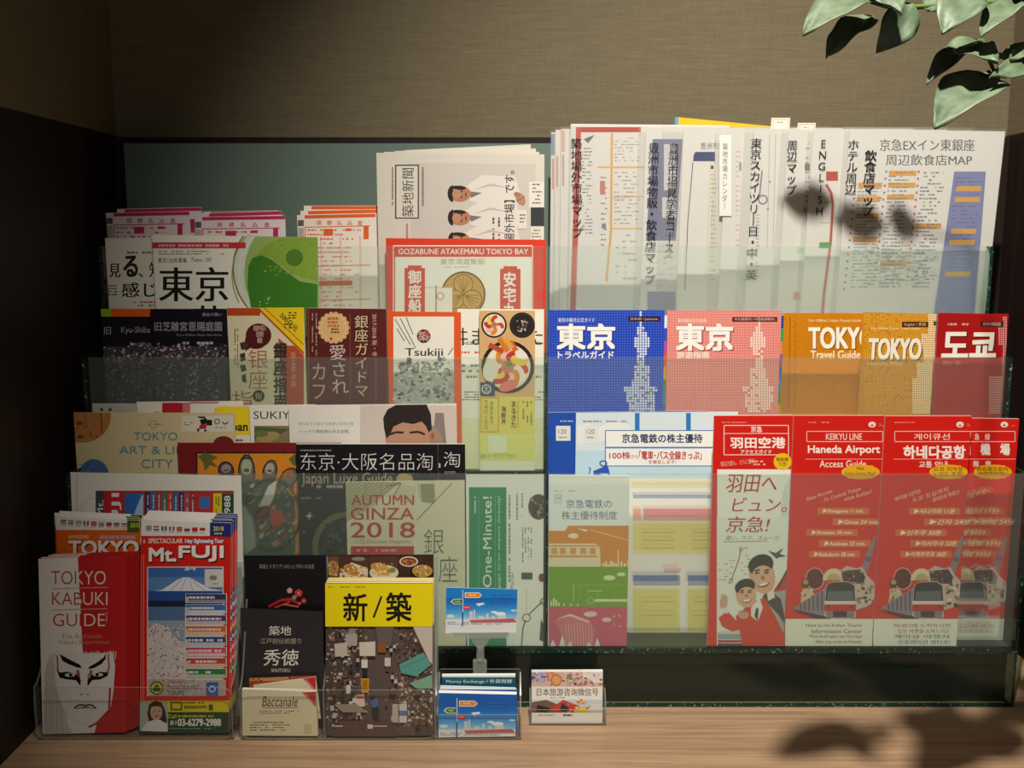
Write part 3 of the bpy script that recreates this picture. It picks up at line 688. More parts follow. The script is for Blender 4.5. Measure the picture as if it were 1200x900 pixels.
def g2(s):
    s.dots(783, 367, 918, 484, 3.05, 1.35, 'f0b0a4'); s.dots(783, 372, 918, 484, 3.05, 2.3, 'f0ddd0', lambda x, y: tower(x, y, 889))
    s.dots(783, 366, 918, 484, 3.05, 2.3, 'd87a5c', lambda x, y: tower(x, y, 889), .12)
    s.text('東京觀光官方指南', 794, 373.5, 828, 378, 'f4dcd4', bold=.01)
    s.text('東京', 793, 380, 858, 410, 'f6f1ea', bold=.045, shadow=(1.4, 1.3, '8c4a42')); s.text('旅遊指南', 793, 412, 831, 420, 'f0dfd6', bold=.035)
    s.rect(858, 371.5, 911, 377, '5a2622'); s.text('中文(繁體字) / 中國語(繁體字)', 861, 372.5, 908, 376, 'e0c0b4')
guide(782.5, 364.5, 916, 1.2240, 'dc8078', 0.008, g2, 'salmon pink guidebook with a dotted tower and bold city name', TABS[::-1])
def g3(s):
    s.dots(918, 368, 1022, 484, 2.6, 1.1, 'e8b04a'); s.dots(918, 368, 1022, 484, 2.6, 1.1, 'a85a10', None, .2)
    s.text('The Official Tokyo Travel Guide', 947, 374, 1009, 378, 'f0dcae', bold=.01); s.text('TOKYO', 948, 384, 1024, 408, 'f3efe4', bold=.04, shadow=(1.2, 1.2, '8a5210'))
    s.text('Travel Guide', 950, 411, 1008, 420, 'f2e6c8', bold=.03); s.line([(926, 372), (925, 480)], 1.2, '8a4a10'); s.line([(932, 376), (932, 480)], 1, 'b0700f')
guide(919, 367, 1020, 1.2400, 'd98a14', 0.007, g3, 'orange guidebook partly behind the handy map, bold white capitals', None, 367.5)
def tower2(x, y): return tower(x-(y-366)*-0.12, y, 1096)
def g4(s):
    s.dots(1014, 369, 1096, 484, 2.6, 1.2, 'e0ac50'); s.dots(1014, 369, 1096, 484, 2.6, 1.1, '9a6414', None, .15)
    s.dots(1060, 369, 1097, 484, 2.6, 1.9, 'ecdcb8', lambda x, y: x > 1098-(30 if y > 442 else 24 if y > 425 else 15 if y > 410 else 19 if y > 390 else 12))
    s.text('The Official Tokyo Travel Guide', 1020, 383.5, 1078, 387, 'ecd8ac', bold=.01); s.rect(1057, 377, 1088, 383.5, '4a2a14'); s.text('English / 英語', 1060, 378, 1085, 382.5, 'd8b890')
    s.text('TOKYO', 1019, 397, 1079, 421, 'eee6d2', bold=.045, shear=.12, shadow=(1.1, 1.1, '5a3a10')); s.text('Handy Map', 1017, 424, 1058, 429, 'dcc08a', bold=.015)
    s.rect(1094, 376.5, 1097.5, 381.5, '4a2a14')
guide(1012, 366, 1097.5, 1.2240, 'c98a1c', 0.0028, g4, 'orange handy map with English tag, in front of the orange guidebook', None, 368, 'folded_map')
def g5(s):
    s.dots(1099, 370, 1180, 484, 2.6, 1.0, 'c8443c'); s.dots(1158, 372, 1181, 484, 2.6, 1.7, 'd8a8a0', lambda x, y: x > 1182-(24 if y > 440 else 8 if y > 405 else 13 if y > 385 else 6))
    s.lines(1108, 378, 1140, 382, 1, 'd89a90', .8, .6); s.rect(1149, 376.5, 1176, 383, '4a1614'); s.text('한국어/韓国語', 1152, 377.5, 1173, 382, 'd8aca0')
    s.text('도쿄', 1104, 390, 1166, 418, 'f0e9df', bold=.05, shear=.08, shadow=(1.3, 1.3, '5a1410')); s.text('핸드 맵', 1105, 423, 1125, 428, 'c88078', bold=.01)
guide(1100, 366.5, 1182, 1.2290, 'b01c1a', 0.003, g5, 'red handy map with a bold Korean title', None, 368, 'folded_map')
# ------------------------------------------------------------------ lower tier, left
s = Sheet('leaflet', 1.2020, Z3, (108, 473), (215, 473), th=0.001, col='b9b8aa'); s.ell(119, 480, 2, 2, '55524c'); s.ell(129, 480, 2, 2, '55524c'); s.rect(108, 473, 150, 474, 'd0cfc4')
s.done('grey leaflet peeking out at the far left of the lower tier', 'leaflet')
s = Sheet('leaflet', 1.1990, Z3, (160, 471), (285, 470), th=0.0012, col='e2ded2'); s.rect(190, 472, 214, 486, 'b8242c'); s.poly([(214, 472), (223, 471.5), (223, 486), (214, 486)], 'c87878'); s.rect(223, 470.5, 256, 473, 'd07a7c'); s.lines(176, 482, 190, 485, 1, '45423c', .9, .7)
s.done('white leaflet with a bright red block at its top edge', 'leaflet')
s = Sheet('leaflet', 1.1960, Z3, (252, 476), (310, 475), th=0.0012, col='e6cf26'); s.rect(252, 475, 310, 477, 'd8d2a0'); s.text('Japan', 262, 495, 290, 508, '33301c', bold=.035); s.rect(252, 510, 310, 540, 'e2dcd2'); s.lines(262, 514, 292, 518, 1, '9a4a52', .9, .7)
s.done('yellow leaflet with a black English word showing its ending', 'leaflet')
s = Sheet('leaflet', 1.1930, Z3, (292, 475), (370, 474), th=0.0012, col='e7e3d8'); s.text('SUKIYA', 297, 482, 351, 491, '3a3934', bold=.002); s.rect(298, 499, 370, 540, '8a7a56'); s.poly([(298, 500), (340, 503), (310, 518), (298, 514)], '54603c'); s.ell(314, 512, 14, 6, 'a8925e', -10); s.ell(306, 508, 8, 4, '6a7a44'); s.lines(297, 519, 350, 522, 1, '9a968c', .7, .5)
s.done('white leaflet with thin black capitals above a garden picture', 'leaflet')
s = Sheet('flyer', 1.1890, Z3, (338, 475), (535, 473), th=0.0012, col='e4dfd8')
s.rect(422, 475, 535, 545, 'cfc4ba'); s.poly([(510, 484), (520, 484), (524, 530), (506, 530)], '8a7f78'); s.ell(486, 522, 34, 30, 'a08a78')
s.poly([(453, 525), (450, 500), (454, 486), (464, 475), (492, 474), (502, 480), (505, 500), (503, 530)], 'b98d74')
s.poly([(450, 502), (449, 490), (454, 480), (464, 474.5), (500, 474), (505, 486), (506, 503), (503, 508), (499, 499), (494, 494), (484, 497), (472, 495), (461, 500), (457, 510), (453, 514)], '2f2824')
s.line([(457, 509), (464, 506.5), (473, 507)], 2.6, '382c26'); s.line([(480, 507), (490, 506), (498, 509)], 2.6, '382c26'); s.ell(506, 511, 4, 7, 'b0806a'); s.ell(507, 511, 2, 4, '94624f')

s.text('ゆったりとおくつろぎいただける', 350, 494.5, 414, 498.5, '77736e'); s.text('シックで高級感のある空間。', 351, 503.5, 410, 507.5, '77736e')
s.done('wide flyer with the top of a dark haired man, looking over the lower row', 'flyer')
s = Sheet('flyer', 1.1850, Z3, (86, 483.5), (275, 484), th=0.0012, col='cfc096')
s.ell(96, 488, 34, 31, 'b47a42'); s.specks(88, 485, 122, 512, 36, ('9c6434', 'c08a50', '8a5a34'), .6, 2.2); s.line([(118, 484), (120, 508)], 1.4, '5a3d26'); s.line([(100, 486), (101, 505)], .7, '80562f'); s.rect(90, 494, 97, 498, '6a5238'); s.ell(94, 512, 4, 2, '5a4a40')
s.ell(110, 558, 18, 20, '4a6a9a'); s.specks(94, 542, 124, 552, 14, ('3a5480', '6a86b0'), .6, 2)
s.ell(262, 520, 12, 9, '70281e')
s.rect(213, 487, 273, 506, 'd8d2bc')
s.poly([(231, 488), (240, 488), (241, 490.5), (233, 490)], '22201e'); s.poly([(234, 492), (242, 490), (244, 496), (236, 498)], '22201e'); s.rect(242, 492, 248.5, 498.5, '22201e'); s.poly([(234, 498), (242, 497), (242, 502), (233, 503)], 'b8282a'); s.poly([(231, 502), (234, 503), (233, 506), (231, 505)], '22201e'); s.poly([(240, 502), (243, 505), (239, 506)], '22201e')
s.ring(254.5, 494, 2.8, 1.2, '55605e'); s.ring(264, 494, 2.8, 1.6, '55605e', a0=0, a1=180); s.lines(215, 494, 229, 499, 2, '77736a', .8, .4); s.lines(252, 500, 268, 502, 1, '8a867a', .8, .5)
s.ring(180, 497, 4.2, .5, '8a866a'); s.lines(169, 496, 191, 498, 1, '8a866a', .8, .5)
B = '5c8a9c'
s.text('TOKYO', 157, 506.5, 208, 516, B, bold=.004); s.text('ART & LIFE', 139.5, 522.5, 222, 532, B, bold=.004); s.text('CITY', 165.5, 538, 203, 548.5, B, bold=.004)
s.done('sand coloured flyer with thin blue capitals and orange map corner', 'flyer')
s = Sheet('flyer', 1.1790, Z3, (208, 519), (400, 519), th=0.0012, col='7e1f24', rough=.35)
s.rect(229.5, 529.5, 400, 700, '2a2420'); s.rect(231.5, 531.5, 398, 650, 'd98a2a')
s.poly([(232, 535), (240, 530), (256, 536), (248, 540), (256, 548), (246, 545), (240, 552), (238, 542)], '6a6434'); s.poly([(345, 532), (356, 540), (344, 546), (338, 538)], '6a6434')
s.specks(250, 532, 345, 560, 24, ('a85a22', '6a5434'), .5, 1.4)
for cx, cy, rx, ry, rot, f in ((265, 552, 8, 10, -12, '9a8f84'), (289, 553, 8.5, 19, 0, 'a8b090'), (316, 553, 7, 13, 14, 'b0a8a0'), (338, 560, 8, 12, 40, 'b06a3c')):
    s.ell(cx, cy, rx+1.6, ry+1.6, '2a2028', rot); s.ell(cx, cy, rx, ry, '54405a' if cx < 270 else '6f6a64', rot); s.ell(cx, cy-ry*.3, rx*.72, ry*.5, f, rot)
    s.ell(cx, cy-ry*.1, rx*.4, ry*.12, '6a5a50', rot)
s.poly([(284, 538), (286, 531), (289, 537), (292, 531), (294, 538)], '3a4a3a')
s.poly([(281, 566), (300, 562), (330, 566), (345, 585), (346, 640), (338, 700), (285, 700), (262, 640), (268, 585)], '4c5a50')
s.ring(318, 604, 33, 3, '2f3a34', ry=42); s.specks(292, 570, 345, 640, 130, ('b85a3a', '7a8a5a', '8a9a90', 'c0a860', '3a4a44', '94443a', 'd0c4a4'), 1, 3.4)
s.ell(324, 608, 8, 10, 'b85238'); s.poly([(304, 592), (314, 570), (324, 563), (320, 585), (312, 598)], 'd0cfc2'); s.ell(307, 601, 11, 6, '2c2a28', -35); s.ell(308, 601, 9, 3.6, '8a3a30', -35)
s.poly([(284, 590), (296, 610), (300, 640), (288, 650), (280, 640)], '9aa89a')
s.done('dark red poster with a patterned open hand on orange', 'flyer')
for Y, xa, xb, lb, lab in ((1.1735, 400, 545, 0, 'black magazine copy showing only its last title character at the right'), (1.1680, 347, 513, 1, 'black magazine with a thin white Chinese shopping title')):
    s = Sheet('magazine', Y, Z3, (xa, 520.5), (xb, 520.5), th=0.004, col='17161a', side='dcd8cc', rough=.28, spec=.4)
    if lb:
        s.text('东京·大阪名品淘', 352, 531, 507, 551, 'dcd8d4', bold=-.012); s.lines(352, 526.5, 396, 529, 1, '9a9690', .8, .6); s.text('Japan Luxe Guide', 353, 554, 460, 571, 'a89a86', bold=-.002); s.ell(474, 562, 10, 7, 'a8905c'); s.lines(371, 568, 404, 573, 1, 'c0bab0', .8, .7)
        s.lines(352, 582, 384, 586, 1, '8a8478', .8, .5); s.lines(352, 588, 382, 590, 1, '5a554c', .8, .3)
        s.ring(407, 641, 38, 7, '6a6440'); s.ell(407, 641, 34, 34, '22261f'); s.specks(350, 595, 385, 640, 10, ('b0a890', '7a7464'), .5, 1.2)
        s.poly([(362, 600), (363, 604), (367, 605), (363, 606), (362, 610), (361, 606), (357, 605), (361, 604)], 'c8c4b4'); s.specks(378, 612, 404, 650, 30, ('3a4034', '50563e', '2a2e26'), 2, 5)
    else:
        s.text('淘', 520, 529.5, 539, 547.5, 'dcd8d4', bold=-.01); s.text('品', 499, 538, 516, 548, 'dcd8d4', bold=-.01); s.lines(521, 552, 538, 556, 2, 'a09c96', .9, .5)
    s.done(lab, 'magazine', 'black shopping magazines on the lower tier')
s = Sheet('booklet', 1.1590, Z3, (405, 565), (544.5, 563), th=0.002, col='d6d0b4', rough=.4)
s.poly([(405, 565), (470, 565), (428, 600), (405, 612)], 'b8b494')
for k in range(11): s.line([(405, 572+k*4), (412+k*5.5, 565)], .7, '7a7a60')
for x in (428, 446, 490, 500, 508): s.line([(x, 566), (x+2, 585)], .7, '8a8a70')
s.poly([(470, 568), (488, 570), (486, 590), (462, 586)], 'c8c2a2'); s.poly([(492, 567), (509, 567), (509, 590), (494, 588)], '8f9478'); s.line([(488, 610), (530, 566)], .8, '4a4c3c'); s.line([(453, 570), (470, 566), (462, 580)], 1, '5a5c44')
R = 'b8392c'
s.text('AUTUMN', 412, 580, 485, 592, R, bx=.02); s.text('GINZA', 411, 595, 485, 609, R, bx=.02); s.text('2018', 411, 612, 486, 630, R, bx=.02); s.text('GTS Discover Magazine', 415, 632, 482, 638, 'b8887a'); s.rect(411, 640, 485, 660, 'b8352c'); s.lines(418, 643, 480, 647, 1, 'd8a090', .8, .7)
s.text('銀', 497, 620, 520, 649, '55584a', bold=-.012); s.text('座', 514, 652, 536, 682, '55584a', bold=-.012); s.lines(500, 690, 516, 740, 8, '9a9a80', .6, .3); s.poly([(505, 725), (512, 715), (514, 740), (505, 740)], '8a8f7a')
s.done('beige autumn booklet with red capitals and a pale Chinese title', 'booklet')
s = Sheet('leaflet', 1.1590, Z3, (546, 556.5), (637.3, 556.5), th=0.0016, col='e4e6de')
s.rect(549.5, 571, 593.5, 757, '2f8a62'); s.text('Scan! One-Minute!', 566, 582, 576, 738, 'dcebdc', rot=90, bold=.012); s.text('Send your luggage to an airport directly!', 583, 581, 587, 745, 'c4e0cc', rot=90); s.line([(561, 580), (561, 745)], .5, '7ab898'); s.line([(580.5, 580), (580.5, 745)], .5, '7ab898')
s.lines(555, 582, 558.5, 608, 1, 'c8e0cc', .8, .5, vert=True); s.lines(594, 580, 600, 700, 1, '77807a', .8, .35, vert=True)
s.text('Porter', 598, 670, 602, 690, '55605c', rot=90); s.lines(603, 578, 615, 610, 2, '8a908a', .8, .35, vert=True); s.lines(611, 618, 624, 660, 4, '4a524e', .8, .35, vert=True)
s.ell(631, 594, 12, 15, '4a4038'); s.specks(622, 584, 637, 606, 26, ('7a6a5a', '2a2622', 'a08a70'), 1, 2.6); s.ell(635, 677, 4, 5, '6a4038'); s.rect(611, 671, 624, 679, '484c4a')
s.ring(640, 735, 4, 1, '55605c', n=14); s.line([(617, 690), (617, 718)], .7, 'a8b0a8'); s.ring(617, 724, 4.5, 1.2, '4a5450', n=18); s.line([(611, 757), (613, 735), (616, 727)], 1.4, '4a5450'); s.line([(620, 720), (630, 710), (636, 705)], 1.4, '4a5450'); s.ring(637, 705, 3.6, 1.2, '4a5450'); s.poly([(632, 750), (634, 725), (637, 732), (637, 752)], '3c4644')
s.done('white luggage service leaflet with a green panel of sideways text', 'leaflet')

# ------------------------------------------------------------------ lower tier, right
def tag120(s, x, c):
    s.rect(x, 499, x+17, 516.5, 'e4e4de'); s.text('120', x+3, 503, x+12, 508.5, c); s.lines(x+3.5, 511, x+14, 514, 1, '8a8a88', .8, .5)
s = Sheet('leaflet', 1.2050, Z3, (642.6, 483.5), (829, 481.5), th=0.0016, col='2350ae', side='dfe2ea')
s.lines(651, 492, 676, 495, 1, '9aacd8', .8, .6); tag120(s, 651.5, '555a6a'); s.rect(642, 482, 830, 484, '1c3c96')
s.done('blue leaflet behind the light blue shareholder leaflet', 'leaflet')
s = Sheet('leaflet', 1.2000, Z3, (675, 484), (865, 482.5), th=0.0016, col='d6e4ea')
s.poly([(676, 500), (690, 496), (700, 502), (715, 494), (735, 497), (750, 512), (676, 520)], 'e6ecec'); s.rect(675, 528, 865, 562, 'bfdbe8'); s.rect(744, 484, 749.5, 505, '2f7ac0'); s.rect(804, 484, 809.5, 505, '2f7ac0')
s.lines(683, 492, 737, 495.5, 1, '8f9aa0', .8, .6); tag120(s, 684.5, '9a4a44')
s.rect(709, 504, 865, 546.5, '3d6aa8'); s.rect(710, 505, 865, 545.5, 'f0f1ee'); s.rect(710, 523.5, 865, 525.5, '4a86c8')
s.text('京急電鉄の株主優待', 729, 508.5, 823, 519, '26365e', bold=.028); s.text('100株', 714, 529.5, 739, 538, 'b83024', bold=.02); s.text('から', 739.5, 532.5, 748, 537.5, 'b83024', bold=.01); s.text('｢電車･バス全線きっぷ｣', 749, 528.5, 822, 538.5, 'b83024', bold=.024); s.text('を贈呈します!', 760, 539, 792, 543.5, 'b83024', bold=.01)
s.poly([(695, 552), (712, 545), (716, 559), (697, 561)], '2f56b4'); s.ring(707, 543, 4, 1.4, '2f56b4', ry=3); s.line([(690, 556), (692, 549), (690, 548)], 1.2, '2f56b4'); s.rect(704, 555, 713, 559, 'c8d8e8')
s.rect(675, 561, 865, 757, 'f2f1ea')
s.rect(740, 565, 835, 572, 'ead9a8'); s.rect(742, 580, 836, 584, '6a7ab8'); s.rect(742, 596, 752, 610, 'e8a888'); s.rect(754, 596, 836, 610, 'e08a8e')
s.rect(742, 613, 836, 650, 'ecdf8a'); s.rect(778, 666, 798, 671, 'e4a8b0'); s.rect(742, 674, 797, 686, '5f72b0'); s.rect(806, 674, 836, 686, '5f72b0'); s.rect(742, 690, 797, 740, 'e4dc82'); s.rect(806, 690, 836, 740, 'e4dc82')
for yy in (623, 632, 641, 704, 720): s.rect(752, yy, 790, yy+2, 'c8b85a'); s.rect(812, yy, 832, yy+2, 'c8b85a')
s.done('light blue shareholder leaflet with a small blue bag and a pastel table', 'leaflet')
s = Sheet('leaflet', 1.1590, Z3, (643.2, 557), (738, 558), th=0.003, col='e3e8e6', side='f0efe8')
s.rect(643, 556, 740, 568, 'f0f0ea')
s.lines(649, 574.5, 687, 576.5, 1, '8f9a98', .8, .5); s.frame(650, 580, 658, 589, .6, '8f9a98'); s.text('95', 651.5, 582, 657, 586, '77807e')
s.text('京急電鉄の', 663.5, 585.5, 717, 595.5, '4a6a90', bold=.002); s.text('株主優待制度', 658, 599, 723, 609, '4a6a90', bold=.002)
s.poly([(643, 622), (662, 622), (666, 616), (740, 616), (740, 664), (643, 664)], 'cf8a36'); s.ell(672, 628, 6, 3, 'e6ddc4'); s.line([(692, 621), (739, 634)], .7, 'e6ddc4'); s.poly([(676, 619), (690, 621), (686, 623)], 'e6ddc4')
s.poly([(643, 637), (698, 637), (703, 642), (704, 664), (643, 664)], 'e0d3b4'); s.rect(643, 639, 700, 640.5, 'cf8a36'); s.rect(643, 651, 700, 653, 'cf8a36')
for x in (646, 656, 668, 680, 691): s.rect(x, 642, x+7, 649.5, 'd09a50')
for x, h in ((706, 4), (709, 6), (712, 3), (715, 7), (718, 5), (721, 4), (727, 6), (731, 4), (735, 7)): s.rect(x, 664-h, x+2.4, 664, 'e3d9bc')
s.line([(724.5, 644), (724.5, 664)], 1.4, 'e3d9bc')
s.rect(643, 664, 740, 711, '6da022'); s.rect(643, 711, 740, 758, 'c4556e')
s.ell(714, 677, 7, 3, 'd3e2b4'); s.ell(728, 673, 5, 2.2, 'd3e2b4'); s.rect(697, 702, 735, 705, 'd3e2b4'); s.ring(692, 704, 3.5, 1, 'a9c878', n=14); s.line([(672, 685), (737, 685)], .6, '8fb84e'); s.line([(672, 685), (672, 705)], .7, 'b8d490'); s.rect(688, 692, 706, 693, 'b8d490')
for x in (680, 690, 700, 710, 720): s.line([(x, 686), (x, 702)], .5, '8fb84e')
for x, h in ((645, 6), (648, 9), (651, 7), (654, 4), (660, 3), (668, 3), (676, 2)): s.rect(x, 710-h, x+2, 710, 'cfe0b0')
s.ell(692, 719.5, 8, 3.2, 'dfc9c8'); s.ell(711, 726, 5.5, 2.6, 'dfc9c8'); s.specks(715, 718, 728, 735, 6, ('dfc9c8',), .9, 1.6)
s.poly([(650, 727), (668, 719), (690, 727), (697, 738), (695, 758), (664, 758)], 'c9747f'); s.poly([(652, 725), (668, 719), (692, 728), (690, 730), (668, 722)], 'e0c4c4')
for k in range(10): s.line([(663+k*3.3, 730), (664+k*3.3, 757)], .6, 'dfaeb2')
for x, h in ((644, 8), (655, 14), (664, 6), (686, 5), (696, 10)): s.poly([(x, 758), (x+4, 757-h), (x+8, 758)], 'd9dccb')
s.done('shareholder leaflet banded orange, green and pink under a pale title', 'leaflet')
RED = 'cf2018'
s = Sheet('leaflet', 1.1592, Z3, (837, 487), (929.5, 486.5), th=0.0035, col=RED, side='e8d8d0', rough=.33)
s.rect(838, 484, 930, 488, 'e04a3a'); s.lines(843, 494, 876, 496, 1, 'e08a7a', .8, .6)
s.frame(848.5, 498.5, 924, 533, .9, 'f0d8cc'); s.line([(848.5, 508), (924, 508)], .7, 'f0d8cc'); s.text('京急', 880, 499.5, 893, 506.5, 'f2e6dc', bold=.02); s.text('羽田空港', 856, 512.5, 920, 525, 'f6eee6', bold=.035); s.text('アクセスガイド', 868, 527, 904, 532, 'f2e6dc', bold=.02)
s.text('横浜方面も、さらに便利!', 844, 541, 874, 547, 'e8b8a4', quad=[(844, 541), (884, 537), (885, 543), (845, 547)]); s.lines(878, 539, 905, 546, 2, 'e8b8a4', .8, .5)
s.rect(840.5, 550, 930, 760, 'e8e8de'); s.ell(917, 541, 10.5, 10, 'e8c020'); s.text('時刻表\nつき!', 910, 536, 924, 546, '6a3a14', bold=.02)
s.ell(930, 600, 15, 42, 'd2d8d2'); s.rect(840, 606, 930, 760, 'dde3d9')
s.text('羽田へ', 851, 556, 910, 577, 'b02a24', bold=.012, shear=.2); s.text('ビュン。', 858, 583, 922, 600, 'b02a24', bold=.012, shear=.2); s.text('京急!', 850, 605, 902, 624, 'b02a24', bold=.012, shear=.2); s.text('速い、ラク、スムーズ!', 850, 627.5, 914, 633, '6a5a54', shear=.2); s.line([(848, 635), (900, 634)], .7, '8a6a64')
s.line([(868, 643), (866, 655), (857, 680)], 1.2, 'a83a34'); s.ring(868.5, 643.5, 2, .8, 'a83a34', n=12); s.ring(856.5, 680.5, 2, .8, 'a83a34', n=12); s.lines(842, 655, 862, 685, 8, '8a807a', .4, .25); s.lines(868, 640, 880, 675, 8, 'b08a80', .3, .25)
s.poly([(900, 645), (909, 648), (918, 642), (914, 649), (922, 652), (913, 653), (910, 655), (907, 652)], '4a5258')
s.poly([(841, 740), (880, 737), (898, 741), (898, 757), (841, 757)], 'c8c8c0'); s.rect(841, 743, 890, 749, '8fa0a8'); s.rect(841, 750, 897, 753, 'b83030'); s.rect(841, 754, 897, 757, '45484c')
# two smiling men, printed
s.poly([(892, 712), (905, 694), (925, 676), (929, 690), (929, 760), (900, 758)], 'a0a29c'); s.poly([(905, 694), (920, 672), (929, 665), (929, 690)], 'b83a30'); s.poly([(893, 700), (900, 690), (915, 702), (922, 735), (912, 720)], '3c3a3c')
s.poly([(862, 722), (880, 706), (896, 700), (910, 725), (925, 756), (870, 757), (868, 745)], 'cc3424'); s.poly([(842, 724), (852, 716), (868, 732), (878, 722), (876, 735), (858, 740), (846, 734)], 'cc3424')
s.poly([(880, 712), (890, 700), (894, 712), (888, 728), (880, 722)], 'e4e0d8'); s.poly([(886, 712), (889, 713), (888, 728), (884, 722)], '3a3640'); s.poly([(898, 690), (906, 688), (908, 700), (900, 704)], 'e0dcd4'); s.line([(911, 690), (926, 661)], 2, '2c2826')
def face(cx, cy, rx, ry, rot):
    s.ell(cx, cy, rx, ry, 'd2a586', rot); s.ell(cx-rx*.1, cy-ry*.55, rx*1.02, ry*.55, '24201e', rot-8); s.ell(cx+rx*.05, cy-ry*.02, rx*.82, ry*.5, 'd6aa8a', rot)
    for d in (-.38, .36): s.ell(cx+rx*d, cy-ry*.12, rx*.2, ry*.05, '3a2a24', rot); s.ell(cx+rx*d, cy-ry*.26, rx*.24, ry*.05, '3a2a24', rot-4)
    s.ell(cx+rx*.05, cy+ry*.14, rx*.16, ry*.12, 'a87858', rot); s.ell(cx+rx*.1, cy+ry*.46, rx*.46, ry*.18, '7a3a30', rot, a0=0, a1=180); s.ell(cx+rx*.1, cy+ry*.48, rx*.36, ry*.07, 'efe6dc', rot)
face(893, 674, 15, 22, -14); face(874, 696, 12, 16, -12)
s.ell(848, 706, 4.6, 8, 'cda082', 6)
for k, (a, b) in enumerate(((845, 697), (847, 695.5), (850, 696), (852.5, 698.5))): s.line([(847+k, 704), (a, b)], 1.7, 'cda082')
s.ell(871, 720, 6.5, 5, 'cb9c7e', 10); s.line([(866, 717), (876, 716)], .8, '8a5a44'); s.poly([(846, 712), (851, 712), (853, 719), (847, 718)], 'dcd8d0')
s.done('red topped airport access leaflet showing two smiling men on white', 'leaflet')

def airport(x0, xr, y, Y, frame_t, title, sub, badge, small, foot, label, footcol, cx0, ital=None, yr=None):
    """red airport access leaflets; cx0 = shift of the print from the English one"""
    s = Sheet('leaflet', Y, Z3, (x0, y), (xr, y if yr is None else yr), th=0.0040, col=RED, side='d8b4ac', rough=.3, spec=.4)
    d = cx0
    s.lines(945+d, 494, 978+d, 496, 1, 'dc8878', .8, .6); s.ell(1022+d, 497.5, 4.4, 3.4, 'e8d8cc'); s.ell(1022+d, 498.5, 1.5, 1.2, RED); s.lines(1030+d, 496, 1037+d, 500, 2, 'd87a6c', .8, .4)
    s.frame(945.5+d, 505.5, 1034.5+d, 517.5, .8, 'e8c8ba')
    s.text(frame_t, 968+d, 508, 1010+d, 515.5, 'f0e0d4', bold=.01) if frame_t != '急線' else s.text('京　急　線', 975+d, 508, 1005+d, 515.5, 'f0e0d4', bold=.01)
    title(s, d)
    s.line([(944+d, 538), (1035+d, 538)], .6, 'e8b8aa'); sub(s, d)
    s.ell(1008.5+d, 553, 22.5, 8.6, 'e4aa1e', n=30); s.poly([(994+d, 545.4), (1023+d, 545.4), (1023+d, 560.6), (994+d, 560.6)], 'e4aa1e'); s.text(badge, 990+d, 547, 1026+d, 558, '5a3a10', bold=.012)
    for l, q in zip(ital or (), ([(945, 583), (975, 573), (976, 578), (946, 588)], [(965, 584), (1008, 570), (1009, 576), (966, 589)], [(989, 584), (1021, 573), (1022, 579), (990, 589)])):
        s.text(l, 0, 0, 1, 1, 'e8c8a0', bold=.005, shear=.2, quad=[(p[0]+d, p[1]) for p in q])
    for k, (xx, t) in enumerate(small):
        s.rect(xx-4+d, 595+k*12.6, xx+56+d, 603+k*12.6, 'd66a28'); s.text(t, xx+2+d, 596+k*12.6, xx+50+d, 602+k*12.6, 'f2e2c8', bold=.016, shear=.2)
    # collage: tower, masks, fan, train
    s.poly([(1024+d, 628), (1027+d, 630), (1021+d, 655), (1016+d, 672), (1009+d, 672), (1013+d, 655)], '8a7a80'); s.ell(1017+d, 655, 4, 3.4, '6a6070', -20)
    s.ell(955+d, 678, 11, 13, 'd0b4a8'); s.ell(955+d, 678, 10, 12, '5a1a1c'); s.ell(977+d, 680, 13, 14, 'd8c8a8', a0=180, a1=360); s.ell(977+d, 680, 8, 8, 'b8a878', a0=180, a1=360)
    s.poly([(985+d, 668), (992+d, 663), (1004+d, 666), (1010+d, 664), (1016+d, 674), (1024+d, 682), (1025+d, 700), (1018+d, 710), (1000+d, 716), (985+d, 690)], 'c8b0a4')
    s.poly([(986+d, 669), (1008+d, 667), (1014+d, 676), (1012+d, 684), (988+d, 684)], '3c2a2c'); s.specks(988+d, 669, 1012+d, 683, 26, ('8a3030', '2a2224', '9a8a70', '4a5a4a'), 1, 3); s.specks(1004+d, 684, 1022+d, 710, 30, ('2c2624', 'd8c8b8', '4a5a3a', '8a7a60'), 1.2, 3.4)
    s.ell(944+d, 683, 5, 5, '4a2a28'); s.ell(944+d, 682, 3.4, 3, 'b88a70'); s.poly([(938+d, 706), (940+d, 690), (950+d, 689), (958+d, 702), (952+d, 708)], 'c8b498'); s.specks(940+d, 690, 956+d, 706, 18, ('6a7a4a', 'a8443a', 'd8c8a8'), 1, 2.4)
    s.poly([(928+d, 713), (968+d, 688), (968+d, 724), (950+d, 718)], '8a7c88')
    for k in range(6): s.line([(938+k*5+d, 708-k*3), (938+k*5+d, 715)], 1.6, '4a4450')
    s.poly([(928+d, 715), (968+d, 722), (992+d, 726), (960+d, 726)], '34282c')
    s.poly([(967+d, 690), (969+d, 684), (976+d, 681), (994+d, 681), (1002+d, 685), (1003+d, 724), (980+d, 727), (966+d, 722)], 'c8a8a0'); s.poly([(968+d, 690), (970+d, 684), (977+d, 682), (994+d, 682), (1001+d, 686), (1002+d, 704), (967+d, 704)], '2c2a30')
    s.poly([(970+d, 693), (999+d, 692), (1000+d, 703), (969+d, 703)], '5a6468'); s.rect(966+d, 704, 1002+d, 708, 'd8d0c8'); s.rect(966+d, 708, 1003+d, 716, 'b8201c'); s.rect(968+d, 716, 1001+d, 724, '85788a'); s.rect(976+d, 716, 992+d, 723, '28262a'); s.ell(971+d, 711, 2, 1.3, '5a1a18'); s.ell(998+d, 711, 2, 1.3, '5a1a18')
    s.rect(920+d, 725, 1040+d, 760, 'e0e3d4')
